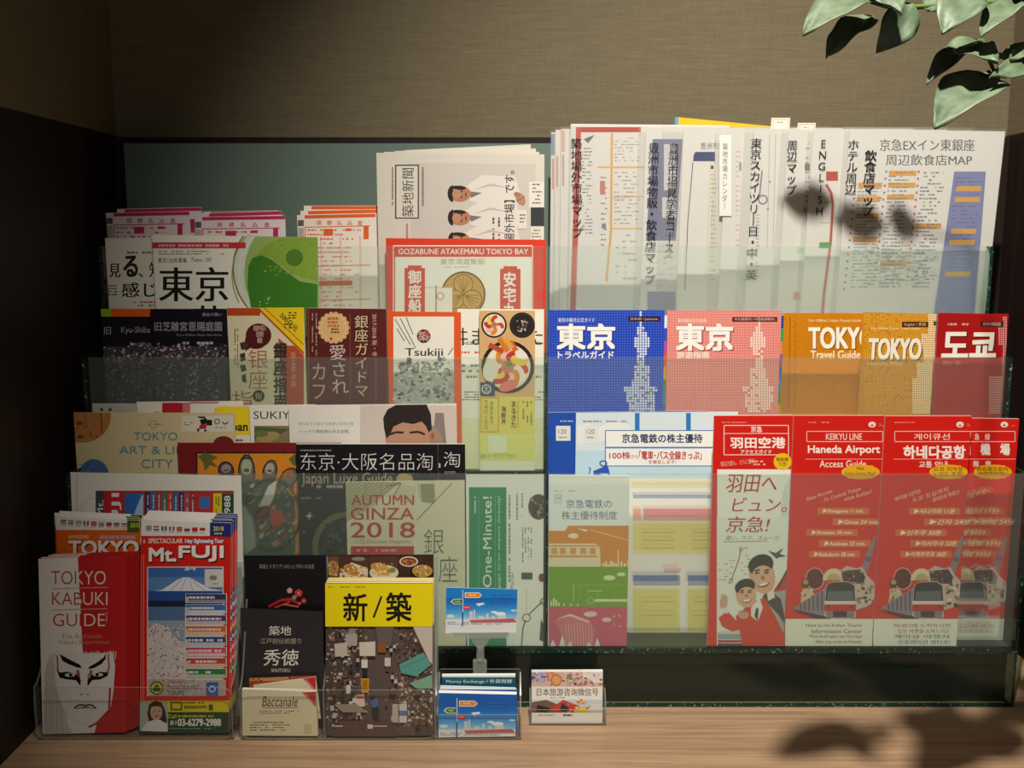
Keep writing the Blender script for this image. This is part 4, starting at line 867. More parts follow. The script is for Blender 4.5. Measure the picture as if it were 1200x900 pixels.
    for k, (l, c) in enumerate(foot): s.text(l, 949+d-(5 if k % 2 == 0 else 0)+(k*2 if d == 0 else 0), 730.5+k*6.4, 1010+d, 735.5+k*6.4, c, bold=.012)
    return s.done(label, 'leaflet', 'red airport access leaflets on the lower tier')
def ten(s, d): s.text('Haneda Airport', 947, 522, 1031, 533.5, 'f4e9df', bold=.03)
def sen(s, d): s.text('Access Guide', 960.5, 539.5, 1015, 547.5, 'f0dfd2', bold=.015)
airport(930.5, 1036.5, 487, 1.1592, 'KEIKYU LINE', ten, sen, 'With\nTokyo Subway Map!!', ((962, '▶Shinagawa 11 min.'), (980, '▶Ginza 24 min.'), (949, '▶Shinjuku 30 min.'), (964, '▶Asakusa 32 min.'), (952, '▶Ikebukuro 38 min.')),
        (('Head to the Keikyu Tourist', '7a3a34'), ('Information Center', '3a4450'), ('Where we will support your Trip to Japan', '8a3a34'), ('After you arrive at Haneda!', '8a3a34')), 'red airport access leaflet with an English title and a yellow badge', None, 0, ('Easy Access', 'To Central Tokyo', 'With Keikyu!'))
def tko(s, d): s.text('하네다공항', 947+d+9, 522.5, 1019+d+9, 537, 'f4e9df', bold=.045)
def sko(s, d): s.text('교통 안내', 966+d+8, 540.5, 999+d+8, 548, 'f0dfd2', bold=.02)
airport(1037.5, 1139, 487.5, 1.1592, '게이큐선', tko, sko, '도쿄 지하철\n노선도 포함!', ((966, '▶시나가와 11분'), (984, '▶긴자 24분'), (950, '▶신주쿠 30분'), (968, '▶아사쿠사 32분'), (956, '▶이케부쿠로 38분')),
        (('하네다에 도착하시면', '8a4a3c'), ('일본 여행을 도와드리는', '8a4a3c'), ('게이큐 여행자', '3a4450'), ('인포메이션 센터로!', '3a4450')), 'red airport access leaflet with a Korean title', None, 103, ('게이큐를 이용하면', '도쿄 도심까지', '쾌적하게 액세스!'))
def tch(s, d): s.text('羽　田　機　場', 1104, 520, 1183, 533, 'f0e4da', bold=.05)
def sch(s, d): s.text('交　通　指　南', 1112, 540, 1161, 547, 'ead4c8', bold=.03)
airport(1098, 1194.5, 489.5, 1.1780, '急線', tch, sch, '附有東京都內\n地鐵路線圖!!', ((966, '▶品川 11分'), (984, '▶銀座 24分'), (950, '▶新宿 30分'), (968, '▶淺草 32分'), (956, '▶池袋 38分')),
        (('抵達羽田機場後', '8a4a3c'), ('請至京急旅客服務中心', '8a4a3c')), 'red airport access leaflet with a Chinese title, half behind its neighbour', None, 155, ('搭乘京急', '直達東京都心'), 491)
# ------------------------------------------------------------------ on the counter: A4 sheet against the rack
s = Sheet('flyer', 1.1290, 0.0, (82.5, 553.5), (282.5, 557.5), lean=3.4, th=0.001, col='dddcd2')
s.line([(90, 556), (91, 720)], 1, 'b8b4ac'); s.ring(112, 600, 17, .8, 'c0bcb4', a0=180, a1=300)
s.rect(112, 575, 274, 640, '9a3a3a'); s.rect(112, 575, 122, 640, '3a4a4a'); s.rect(122, 575, 168, 640, 'b8282c'); s.rect(146, 578, 168, 640, '2f6ab0'); s.poly([(158, 600), (166, 580), (168, 580), (168, 640), (158, 640)], 'a8c0d8')
s.text('FUJI', 131, 578, 142, 640, 'e2ddd6', rot=90, bold=.03); s.text('Mt.', 114, 586, 121, 606, 'd8d0c8', rot=90, bold=.02)
for k, c in enumerate(('2a3460', '3a6aa8', 'a83a4a', '4a7a5a', 'c04a3a', '2f6aa0', '3a3a70', 'b04a50', '9a3a48')): s.rect(170+k*6.6, 577, 175.5+k*6.6, 640, c); s.lines(172+k*6.6, 580, 174.5+k*6.6, 610, 1, 'c8c0c0', .8, .6, vert=True)
s.rect(230, 578, 250, 640, 'b82c2c'); s.rect(234, 582, 246, 596, '3a70b8'); s.rect(250, 578, 260, 640, 'd8c02a'); s.lines(252, 582, 258, 620, 2, '5a5220', .8, .5, vert=True); s.rect(260, 579, 274, 640, '1f4a3a'); s.text('6279-2988', 263, 581, 270, 640, 'd8dcd4', rot=90, bold=.02)
s.done('white sheet printed with tour brochures sideways, leaning on the rack behind the brochure holder', 'flyer')

# ------------------------------------------------------------------ acrylic brochure holders
def holder(name, px0, px1, Yf, Yb, hb, hf, label, div=None, rear_lip=None, scoop=True):
    x0 = unproj(px0, 860, Yf).x; x1 = unproj(px1, 860, Yf).x
    e = empty(name, ((x0+x1)/2, (Yf+Yb)/2, 0)); tag(e, label, 'brochure holder')
    t = 0.002; tl = math.tan(math.radians(3))
    box('base', x0, x1, Yf, Yb+t, 0.0, 0.002, M_CLEAR, e, bev=0.0006)
    prism('front_panel', rrect(x0, x1, 0.002, hf, min(0.012, hf*.4)), 1, Yf, Yf+t, M_CLEAR, e, M_RIM)
    prism('back_panel', [(Yb, .002), (Yb+t, .002), (Yb+t+hb*tl, hb), (Yb+hb*tl, hb)], 0, x0, x1, M_CLEAR, e, M_RIM)
    prof = [(Yf+t, .002), (Yb, .002), (Yb+hb*.8*tl, hb*.8)]
    for k in range(9):
        a = k/8; y = Yb+hb*.8*tl - (Yb+hb*.8*tl-Yf-t)*a; prof.append((y, hb*.8 - (hb*.8-hf)*math.sin(a*math.pi/2)**1.4))
    if scoop:
        for xx in (x0, x1-t): prism('side_panel', prof, 0, xx, xx+t, M_CLEAR, e, M_RIM)
    if div is not None:
        dx = unproj(div, 860, Yf).x; prism('divider', prof, 0, dx-t/2, dx+t/2, M_CLEAR, e, M_RIM)
    if rear_lip:
        for (a, b, Y, z0, z1) in rear_lip:
            xa = unproj(a, 800, Y).x; xb = unproj(b, 800, Y).x
            prism('pocket_panel', rrect(xa, xb, z0, z1, .004), 1, Y, Y+.0015, M_CLEAR, e, M_RIM)
    return e, x0, x1
holder('brochure_holder', 42, 273.5, 1.0690, 1.1235, 0.19, 0.064, 'clear acrylic holder at the left full of city tour brochures')
holder('brochure_holder', 281.5, 511, 1.0685, 1.1120, 0.20, 0.061, 'clear acrylic holder with black cards and yellow banded brochures', div=380)

# kabuki guides
def kabuki(full):
    s = Sheet('folded_leaflet', 1.0800, 0.002, (45, 655), (147, 651), (148.5, 858), (50, 860.5), lean=3, th=0.0016, col='e9e5dc', side='b01f22' if True else None, rough=.38)
    if not full: s.rect(90, 640, 160, 870, 'b51e22'); return s
    red = 'c1272b'
    s.poly([(91, 650), (150, 650), (150, 862), (126, 862), (112, 780), (97, 766)], red)
    W_, Rr = 'e6dfd6', 'b5403a'
    # two colour title: red on white, white on red
    for t, x0, x1, y0, y1, cut in (('TOKYO', 60, 124, 669, 685, 3), ('KABUKI', 61, 126, 694, 709, 3), ('GUIDE', 62, 123, 719, 734, 3)):
        vs, fs = glyphs(t, -0.006, 0, False); P = [(x0+u*(x1-x0), y1-v*(y1-y0)) for u, v in vs]
        L = [f for f in fs if sum(P[i][0] for i in f)/len(f) < 92+(y0-669)*.06]; Rg = [f for f in fs if f not in L]
        s.put(P, L, Rr); s.put(P, Rg, W_)
    for y in (689, 714): s.line([(60, y+1), (93, y)], .8, 'b08a7a'); s.line([(93, y), (126, y-.8)], .8, 'd8a89a')
    s.lines(123, 717, 127, 732, 1, 'd8988c', .8, .4, vert=True)
    s.text('The Authentic', 72, 742.5, 120, 748, 'c08a68'); s.text('Kabuki Experience', 69, 750, 128, 756, 'c08a68')
    # actor with painted face
    s.poly([(52, 790), (58, 768), (66, 764), (74, 790), (80, 850), (86, 861), (51, 861)], 'cfc8c0')
    for k in range(7): s.line([(55+k*2.6, 775+k), (54+k*3.2, 860)], .5, 'a8988e' if k % 2 else '8a6a62')
    s.poly([(126, 800), (138, 770), (150, 780), (150, 862), (110, 862)], red)
    s.poly([(64, 772), (70, 766), (132, 765), (135, 780), (133, 810), (130, 828), (120, 843), (103, 851), (88, 846), (73, 828), (66, 805)], 'e3deda')
    for k in range(34): s.line([(62+k*2.2, 773), (63+k*2.2+random.uniform(-.8, .8), 762+random.uniform(0, 4))], 1.0, 'e0dad4', k > 0)
    s.line([(129, 806), (128, 832), (114, 847), (104, 852)], 2.4, 'a8262a')
    K = '1c1516'
    s.poly([(70, 766), (73, 768), (84, 774), (94, 779), (96, 783), (90, 782), (80, 778), (73, 774)], K); s.poly([(124, 765), (122, 770), (114, 776), (105, 781), (103, 784), (110, 783), (119, 778), (124, 772)], K)
    s.line([(67, 768), (68, 786), (72, 792)], 1.6, 'a8342e'); s.line([(127, 766), (128, 782), (125, 790)], 1.6, 'a8342e')
    s.poly([(66, 783), (70, 788), (80, 787), (91, 791), (95, 797), (94, 803), (89, 797), (78, 796), (70, 794)], K); s.poly([(130, 780), (127, 788), (117, 787), (107, 791), (103, 798), (104, 803), (108, 797), (118, 796), (126, 792)], K)
    s.ell(82, 791, 6, 2.2, 'd8d2cc'); s.ell(115, 790.5, 6, 2.2, 'd8d2cc'); s.ell(83, 791, 2, 2, K); s.ell(114, 790.5, 2, 2, K); s.ell(91.5, 788.5, 2, 4, 'b0524a', -10); s.ell(106.5, 788.5, 1.8, 4, 'b0524a', 10)
    s.line([(93, 790), (94, 803)], 1.2, K); s.line([(104, 790), (103, 803)], 1.2, K); s.ell(95.5, 813.5, 2, .7, '8a7a74'); s.ell(103, 813.5, 2, .7, '8a7a74')
    s.line([(87, 830), (92, 826), (97, 825.5), (100, 827), (103, 825.5), (108, 826), (113, 830)], 1.6, '2c1c1c'); s.line([(89, 830), (99, 829), (111, 830)], .8, '6a3a38'); s.poly([(92, 827), (100, 828), (108, 827), (100, 829)], '5a3030')
    return s
G = 'kabuki guide leaflets in the left holder'
k0 = kabuki(True).done('front copy of the white and red kabuki guide with a painted actor face', 'leaflet', G)
kc = kabuki(False).done('copy of the kabuki guide right behind the front one, red edge at the right', 'leaflet', G)
kc.location = Vector(kc.location) + Vector((0.0022, 0.0022, 0.0012))
for k, w in enumerate(('third kabuki guide from the front, edge stepped to the right', 'fourth kabuki guide from the front, edge stepped to the right', 'fifth kabuki guide from the front, edge stepped to the right', 'hindmost kabuki guide, its dark red edge farthest to the right')):
    copy_of(kc, (0.0028*(k+1), 0.0023*(k+1), (-.0004, .0008, .0012, .0004)[k]), w, 0.15*k)

FL = (('2a3a80', 'c8ccd0', 'b83038'), ('b83038', 'e0e0e0', '2a3a80'), ('2a4a9a', 'e0e0e0', 'c03038'), ('2a7a4a', 'e0e0e0', 'c03038'), ('c8281e', 'e0b020', 'c8281e'), ('e0e0e0', '2a4aa0', 'c03038'), ('d0281e', 'd0281e', 'd0281e'), ('d0281e', 'd0281e', 'e0e0e0'), ('c03038', 'e0e0e0', '2a3a80'))
def flags(s, x0, y, step, x1, k=.0):
    for j, f in enumerate(FL):
        xx = x0+j*step
        if xx+6 > x1: break
        yy = y+j*k
        if j in (2, 3): [s.rect(xx+i*2.2, yy, xx+2.2+i*2.2, yy+5, f[i], True) for i in range(3)]
        else: [s.rect(xx, yy+i*1.7, xx+6.6, yy+1.7+i*1.7, f[i], True) for i in range(3)]
        s.rect(xx, yy+6, xx+6, yy+6.8, '8a8884', True)
BARS = (('3a3a64', '8a90b0'), ('3a70b0', 'c8d4e0'), ('5a3a78', 'c8b8d0'), ('d06a2a', 'e8b890'), ('34487a', 'b8c4d8'), ('c8506a', 'e8b8c0'), ('c04a3a', 'e8b0a0'), ('3a7a48', 'a8c8a0'))
def amazing():
    s = Sheet('brochure', 1.1060, 0.002, (65, 605.5), (163, 610), lean=3, th=0.0016, col='d9641c', side='e0d8d0', rough=.35)
    s.rect(60, 600, 170, 621, 'e6e4de'); flags(s, 71, 609, 8.9, 150, .5); s.rect(149, 605, 165, 624, '4a5a24'); s.text('2018', 153, 613, 164, 618, 'c8d43a', bold=.03)
    s.text('AMAZING', 80, 627, 104, 631, 'e8c8a8', bold=.03); s.lines(114, 627, 164, 632, 1, 'b8a8c0', .9, .8)
    s.text('TOKYO', 81, 634, 162, 650, 'f0ebe2', bold=.05, shadow=(1.2, 1.4, '1a1412')); s.ell(132, 644, 4, 5, 'd8641c')
    s.rect(157, 655, 164, 860, 'c8ccd0'); s.rect(163, 600, 164, 860, '8a3a30')
    for k in range(10): s.rect(157, 690+k*13, 163, 701+k*13, BARS[k % 8][0]); s.rect(158, 693+k*13, 162, 697+k*13, BARS[k % 8][1])
    s.rect(157, 820, 164, 840, 'd8c02a'); s.rect(157, 840, 164, 862, '1f4a3a')
    return s
G = 'orange city tour brochures in the left holder'
a0 = amazing().done('front orange city tour brochure, standing behind the kabuki guides', 'brochure', G)
for k, w in enumerate(('orange city tour brochure directly behind the front one', 'third orange city tour brochure from the front', 'hindmost orange city tour brochure, top edge highest')):
    copy_of(a0, (0.0012-0.0036*(k+1)*.6 + (0.007 if k == 2 else 0), 0.0022*(k+1), 0.0016*(k+1)), w)

def fuji(full=True):
    s = Sheet('brochure', 1.0800, 0.002, (165.5, 609), (271, 613), (268.5, 858.5), (164, 859.5), lean=3, th=0.0016, col='d3261c', side='e2dcd6', rough=.33)
    s.rect(160, 605, 275, 628, 'e6e4de'); flags(s, 171, 616, 9, 246, .35); s.poly([(246, 609), (275, 610), (275, 630), (246, 628)], '27307a'); s.text('2018', 250, 617, 262, 622, 'dcd43a', bold=.03, skew=0); s.lines(251, 624, 262, 626.5, 1, 'c8d43a', .9, .8)
    s.lines(168, 632, 170.5, 637, 1, 'e8c0b0', 1, .8); s.text('SPECTACULAR', 174, 631, 214, 636.5, 'f0dcd0', bold=.035); s.text('1day Sightseeing Tour', 217, 631.5, 262, 637.5, 'e8e4f0', bold=.05, shadow=(.5, .6, '2a2a70'))
    s.text('Mt.', 175, 642.5, 206, 657.5, 'f2efe8', bold=.055, shadow=(1.2, 1.4, '1c1010')); s.text('FUJI', 210, 640, 261.5, 657.5, 'f2efe8', bold=.05, shadow=(1.2, 1.4, '1c1010'))
    for x in (165.5, 168.5): s.line([(x, 650), (x-.8, 856)], .8, 'e08a7a')
    if not full: return s
    s.rect(172.5, 664, 262, 816, 'e8e6e2'); s.rect(173.5, 665, 261, 702, '5b86c0'); s.rect(173.5, 665, 261, 676, '3f6cae')
    s.specks(215, 665, 228, 669, 5, ('c8d4e4',), 1.5, 3)
    s.poly([(173, 694), (190, 691), (207, 680), (215, 676.5), (222, 676.5), (232, 682), (247, 690), (262, 692), (262, 704), (173, 704)], 'dfe3ea')
    for a, b in (((214, 678), (200, 692)), ((218, 678), (212, 692)), ((222, 678), (226, 692)), ((226, 681), (240, 692))): s.line([a, b], .9, '9ab0cc')
    s.rect(173.5, 692.5, 261, 708, '2f5098'); s.rect(173.5, 704, 217, 712, '232c44'); s.rect(217, 704, 261, 712, '232c44'); s.rect(173.5, 711, 217, 745, '54739c'); s.rect(173.5, 727, 217, 760, '8fa0b4')
    s.poly([(173.5, 738), (181, 730), (196, 734), (205, 746), (217, 756), (217, 796), (173.5, 796)], 'ccc3c0'); s.specks(174, 732, 216, 794, 520, ('d8d0cc', 'e2dcd8', 'b8aaa8', '9a8680', '6a5048', 'e6e0dd'), .4, 1.4)
    s.rect(240, 667, 261, 688, 'd2d2cc'); s.ell(250, 677, 4.5, 3, '8a8478'); s.lines(244, 682, 257, 686, 1, '8a8a84', .8, .4)
    for k, (a, b) in enumerate(BARS):
        y = 696+k*12.5; s.rect(217.5, y-.5, 266, y+10.5, 'd8d8d8'); s.rect(218, y, 265, y+10, a); s.rect(219, y+6.5, 264, y+10, b); s.lines(222, y+2, 263, y+6, 1, 'd8dce4', .9, .7); s.poly([(218, y+3), (222, y+3), (220, y+10), (218, y+10)], 'c8b8a8')
    s.rect(173.5, 796, 265, 815, 'b3a6a2'); s.specks(174, 796, 258, 815, 90, ('c8bebb', '8a7a78', 'd8d0ce'), .7, 1.6); s.ell(184, 806, 8, 8, '4a5a24'); s.ell(184, 806, 6.4, 6.4, 'c3c04a'); s.poly([(178, 808), (184, 801), (190, 808)], '4a5a24'); s.rect(180, 807, 188, 810, '4a5a24')
    s.text('JAPAN', 197, 797, 218, 801.5, 'a84440', bold=.01); s.text('PANORAMIC', 197, 803, 234, 807.5, '34342e', bold=.01); s.text('TOURS', 197, 809, 216, 814, '34342e', bold=.01); s.rect(242, 799, 256, 815, '3a62a8'); s.ring(249, 807, 3.4, 1.6, 'c8d4e0', n=14)
    s.rect(160, 820.5, 275, 834, 'd8ca1e'); s.rect(160, 834, 275, 862, '1d4434')
    s.rect(164, 821, 197, 856, 'a8b4a8'); s.poly([(173, 836), (175, 825), (182, 820.5), (190, 823), (194, 832), (196, 845), (190, 850), (176, 850)], '2c2220'); s.ell(183.5, 834, 7, 9.5, 'c8a088'); s.poly([(176, 828), (184, 823), (191, 829), (185, 827)], '2c2220'); s.ell(181, 833, 1.2, .6, '3a2a26'); s.ell(187, 833, 1.2, .6, '3a2a26'); s.ell(184, 838.5, 2.6, 1, 'b0584e'); s.poly([(166, 856), (172, 846), (181, 843), (188, 843), (197, 849), (197, 857)], 'dcdcd6')
    s.rect(200, 822, 214, 832, '5a5a1c'); s.rect(202, 824, 212, 830, 'd0c428'); s.lines(215, 822, 240, 824.5, 1, '6a6420', .8, .6); s.text('japanpanoramic', 216, 825.5, 243, 831, '4a4a14', bold=.03); s.rect(245, 825, 250, 832, '5a5a1c')
    s.text('Call', 197, 837, 207, 841, 'c8c42a', bold=.04); s.lines(209, 837, 258, 840.5, 1, 'b8bc3a', .85, .7); s.text('81', 200, 844, 207, 849, 'dfe2da', bold=.03); s.text('03-6279-2988', 209, 842, 259, 850, 'e6e8e0', bold=.05); s.lines(199, 852, 259, 854.5, 1, '7a9a84', .85, .5)
    return s
G = 'red mountain tour brochures in the left holder'
f0 = fuji().done('front copy of the red brochure with a snowy volcano and cherry blossom', 'brochure', G)
fc = fuji(False)
for k in range(8): fc.rect(255, 696+k*12.5, 275, 706+k*12.5, BARS[k][0]); fc.rect(262, 700+k*12.5, 275, 704+k*12.5, BARS[k][1])
fc.rect(160, 820.5, 275, 834, 'd8ca1e'); fc.rect(160, 834, 275, 862, '1d4434')
fc = fc.done('second red volcano brochure, right behind the front copy', 'brochure', G)
fc.location = Vector(fc.location) + Vector((.0014, .0024, .0022))
for k, w in enumerate(('third red volcano brochure from the front', 'fourth red volcano brochure from the front', 'fifth red volcano brochure from the front', 'hindmost red volcano brochure, its blue corner highest')):
    copy_of(fc, (-.0018 if k == 0 else 0.0006+0.0012*k*.6, 0.0024*(k+1), (.0008, .0022, .0034, .0050)[k]), w)

# second holder: cards and yellow banded brochures
s = Sheet('shop_card', 1.1075, 0.002, (286, 651.5), (382, 651), lean=3, th=0.002, col='161517', rough=.22, spec=.5)
s.text('和食とイタリアンのシェフがいるお店', 304, 661, 368, 666.5, '9a9890')
for a, b, w, c in (((315, 711), (330, 703), 3, 'a8282a'), ((330, 703), (345, 702), 3, 'b82c2e'), ((322, 712), (340, 705), 1.6, 'd04a40'), ((340, 702), (352, 708), 2.6, 'b82c2e'), ((332, 708), (350, 711), 2, 'd05a48')): s.line([a, b], w, c)
for cx, cy, r, c in ((350, 695, 4.2, 'c83a34'), (339.5, 692, 3, 'd89a94'), (356, 704, 2.8, 'c83a34'), (345, 700, 2.6, '8a7a74'), (351, 707, 2, 'b84a40')):
    for k in range(5): a = k*1.2566-1.57; s.ell(cx+r*.6*math.cos(a), cy+r*.6*math.sin(a), r*.55, r*.55, c, n=10)
    s.ell(cx, cy, r*.25, r*.25, 'e0b8a8', n=8)
s.done('black restaurant card with red blossom, tallest in the second holder', 'card')
s = Sheet('shop_card', 1.0960, 0.002, (281.5, 713), (379, 717), lean=3, th=0.0025, col='302d30', side='1a1a1c', rough=.3, spec=.4)
s.text('築地', 315, 733.5, 341, 744.5, 'dcd8cc', bold=.012, shear=.05); s.text('江戸前伝統握り', 305, 748, 353, 754.5, 'aaa69c', shear=.05); s.text('秀徳', 309, 761, 350, 780, 'e2ded2', bold=.012, shear=.08); s.text('SHUTOKU', 318, 783.5, 340, 787.5, 'c8c4b8', bold=.02)
s.done('charcoal sushi restaurant card with white brush style characters', 'card')
s = Sheet('shop_card', 1.0895, 0.002, (292, 795), (371, 792), lean=3, th=0.001, col='a8502a'); s.rect(292, 792, 340, 798, 'c08a5a'); s.specks(293, 793, 372, 802, 24, ('8a3a1c', 'd08a50', '6a2a18'), 1, 2.4)
s.done('rust brown card just showing above the cream restaurant cards', 'card')
def bac(full, tl, tr, br, bl, Y):
    s = Sheet('shop_card', Y, 0.002, tl, tr, br, bl, lean=3, th=0.006 if full else 0.001, col='dcd3b0', side='efe9da', rough=.4)
    s.poly([(tr[0]-16, tr[1]+1), (tr[0], tr[1]), (tr[0], tr[1]+18)], 'c03230'); s.line([(tr[0]-12, tr[1]+3), (tr[0]-2, tr[1]+14)], 1, 'e0a098')
    if full:
        s.text('Baccanale', 307, 816, 349, 828, '2c2822', shear=.25, bold=.004); s.line([(308, 829.5), (349, 829.5)], .6, '4a453c'); s.lines(304, 832, 352, 837, 2, '7a7464', .85, .45); s.lines(293, 845, 346, 857, 4, '6a6454', .8, .4); s.rect(356, 848, 365, 860, 'c8be9a')
    return s
G = 'cream restaurant cards in the second holder'
bac(False, (297, 803), (370, 793), (376, 842), (299, 850), 1.0865).done('cream restaurant card tilted behind the front stack, red corner at right', 'card', G)
bac(True, (283.5, 808), (370, 810.5), (372.5, 862.5), (284, 862), 1.0735).done('front stack of cream restaurant cards with a slanted script name and red corner', 'card', G)
s = Sheet('brochure', 1.0990, 0.002, (384.5, 650.5), (508, 650), lean=3, th=0.0012, col='3c2822', rough=.33)
for x0, x1, bg in ((386, 397, '6a4a38'), (398, 431.5, '4c3428'), (432.5, 466.5, '54382a'), (467.5, 508, '402a22')): s.rect(x0, 652, x1, 680, bg)
s.poly([(398, 671), (412, 659), (431, 666), (431, 680), (398, 680)], 'd8cdb8'); s.ell(412, 668, 10, 6, 'b8843e', 25); s.specks(400, 662, 430, 677, 34, ('c8964a', 'a8642e', 'e0c890'), 1, 3); s.ell(390, 666, 7, 9, 'a87a44'); s.specks(386, 658, 396, 674, 10, ('d8b070', '8a5a30'), 1, 2.4); s.ell(420, 655, 8, 2.4, '8a8078')
s.ell(450, 671, 17, 9, 'd8cfc0'); s.ell(447, 667, 13, 6.5, 'c89a4a', 20); s.specks(436, 660, 462, 674, 34, ('d8b05a', 'b8803a', 'e0c88a'), 1, 3); s.ell(460, 668, 4, 3, '7a8a3a')
s.ell(479, 658, 11, 6, 'd8d0c0'); s.ell(479, 658, 9.4, 4.8, '8a4a2a'); s.specks(472, 655, 486, 661, 14, ('c88a4a', '6a3020'), 1, 2); s.ell(495, 670, 14, 9, '1f1a18'); s.ell(495, 669, 12, 7.4, 'b88a44'); s.specks(486, 664, 504, 674, 34, ('d8b060', '8a9a4a', 'e0d0a0', 'a85a30'), .8, 2)
s.rect(384, 680, 510, 860, '2f2320')
s.done('brown brochure with a strip of fried food photographs, behind the yellow band', 'brochure')
def street(full):
    s = Sheet('brochure', 1.0730, 0.002, (381.5, 683), (507, 683), (506.5, 862), (382, 862), lean=3, th=0.003, col='4e4340', side='efe8d8', rough=.33)
    if not full: s.rect(380, 680, 510, 735, 'e8d417'); return s
    s.poly([(430, 733), (470, 733), (486, 862), (408, 862)], '5c4f4e')
    s.specks(382, 735, 432, 862, 420, ('2c2422', '6a5a50', '9a8a78', 'c8bca8', '3a4a3a', '54423c', 'b0a498'), .5, 2.4); s.specks(464, 733, 507, 800, 260, ('2c2422', '6a5a50', '7a6a5a', '4a3a34', '9a8a78'), .5, 2.4); s.specks(468, 798, 507, 850, 320, ('c8bca8', '9a8468', '6a5a4a', 'd8d0c0', 'a87a50', '54646a'), .6, 2.4)
    for k in range(70):                       # the crowd and the stacked crates on both sides of the lane
        lft = k % 2
        x = random.uniform(383, 418) if lft else random.uniform(464, 505); y = random.uniform(737, 852)
        w = random.uniform(2.5, 6); h = random.uniform(2.5, 7)
        s.rect(x, y, x+w, y+h, random.choice(('a89884', 'c8bca8', '6a5a4c', '8a7258', '5a6468', 'd4ccbc', '7a4a34', '3a3230')))
        s.rect(x+.5, y+h*.6, x+w-.4, y+h, random.choice(('2c2624', '4a3e38', '8a7a68')), True)
    for k in range(46):
        x = random.choice((random.uniform(385, 416), random.uniform(410, 424), random.uniform(452, 470), random.uniform(470, 504))); y = random.uniform(740, 840); q = .7+(y-735)/180
        s.poly([(x-1.6*q, y), (x+1.6*q, y), (x+2*q, y+5*q), (x-1.9*q, y+5*q)], random.choice(('d8d4cc', 'b8b4b0', '3a3c48', '5a5048', 'c8bcae', '7a3a34'))); s.rect(x-1.2*q, y+5*q, x+1.3*q, y+8.5*q, '2a2828', True); s.ell(x, y-1.2*q, 1.3*q, 1.5*q, random.choice(('2c2422', '8a6a54')))
    s.poly([(440, 733), (462, 733), (458, 757), (443, 757)], '675a5a'); s.rect(405, 742, 419, 756, 'a8a098'); s.rect(409, 736, 417, 742, '8a8580')
    s.poly([(421, 752), (440, 751), (440, 768), (422, 769)], 'cfc9bc'); s.rect(422, 768, 440, 770, '3a3434'); s.poly([(392, 754), (407, 752), (408, 768), (393, 769)], 'bdb5a6'); s.rect(443, 753, 452, 764, '8a5a34')
    s.poly([(484, 733), (507, 733), (507, 778), (500, 770)], 'c3b8b0'); s.line([(484, 736), (503, 776)], 2, '6a4a3a')
    s.poly([(468, 778), (496, 764), (506, 778), (488, 792), (470, 788)], '5a9a92'); s.line([(472, 781), (500, 769)], 1, '4a827c'); s.poly([(480, 800), (506, 790), (507, 806), (488, 806)], '7aa890')
    s.rect(424, 772, 431, 782, 'd8d4cc'); s.ell(428, 770.5, 2.4, 2.4, '8a6a54'); s.rect(425, 782, 431, 792, '2c2a2c')
    s.ell(454, 768, 2.2, 2.2, '7a5a48'); s.rect(451, 770, 458, 780, 'c8c4bc'); s.rect(452, 780, 457, 786, '5a4a48')
    s.poly([(423, 794), (433, 794), (432, 811), (424, 811)], 'c8922e'); s.rect(425, 796, 431, 808, 'a8701e'); s.poly([(417, 814), (427, 812), (428, 827), (417, 828)], 'd8d0c4'); s.rect(418, 815, 427, 818, 'b83a34')
    s.rect(406, 802, 411, 812, 'cfc8bc'); s.ell(408, 799, 2, 2.2, '3a2c28'); s.rect(406, 812, 411, 818, '5a5048')
    s.poly([(434, 820), (442, 817), (445, 826), (436, 829)], '4a6aa0'); s.ell(437, 817, 2.6, 2.4, '2c2422'); s.poly([(436, 828), (444, 827), (445, 846), (440, 842), (436, 836)], '2a2a34'); s.poly([(392, 825), (418, 824), (432, 834), (402, 834)], '968a7c')
    s.rect(460, 824, 467, 846, 'b8b0a0'); s.rect(468, 824, 477, 846, 'c8c8c4'); s.rect(468, 832, 477, 838, '5a7aa8'); s.poly([(398, 844), (460, 844), (466, 862), (390, 862)], '5a4442'); s.line([(392, 850), (402, 850)], 1.4, 'c8c0b4'); s.line([(434, 850), (454, 850)], 1, 'd8d0c4'); s.rect(431, 848, 437, 853, 'd0ccc4')
    return s
G = 'yellow banded brochures in the second holder'
b = street(True)
b.rect(381, 683, 507.5, 733.5, 'ecd913'); b.lines(385, 686, 440, 688.5, 1, '8a7e20', .8, .5); b.text('新', 403, 695, 430.5, 727, '1d1a12', bold=.02); b.line([(447.5, 698), (438, 723)], 2.4, '1d1a12'); b.text('築', 453, 694, 482, 727.5, '1d1a12', bold=.02); b.lines(491, 686, 497, 688, 1, 'a89a20', .8, .4)
b0 = b.done('front brochure of a busy market street under a yellow band with black characters', 'brochure', G)
c0 = street(False).done('yellow banded brochure directly behind the front one, only its pale top edge showing', 'brochure', G)
c0.location = Vector(c0.location) + Vector((.0006, .0045, .0012))
copy_of(c0, (.0004, .0045, .0008), 'third yellow banded brochure, hindmost of the stack')

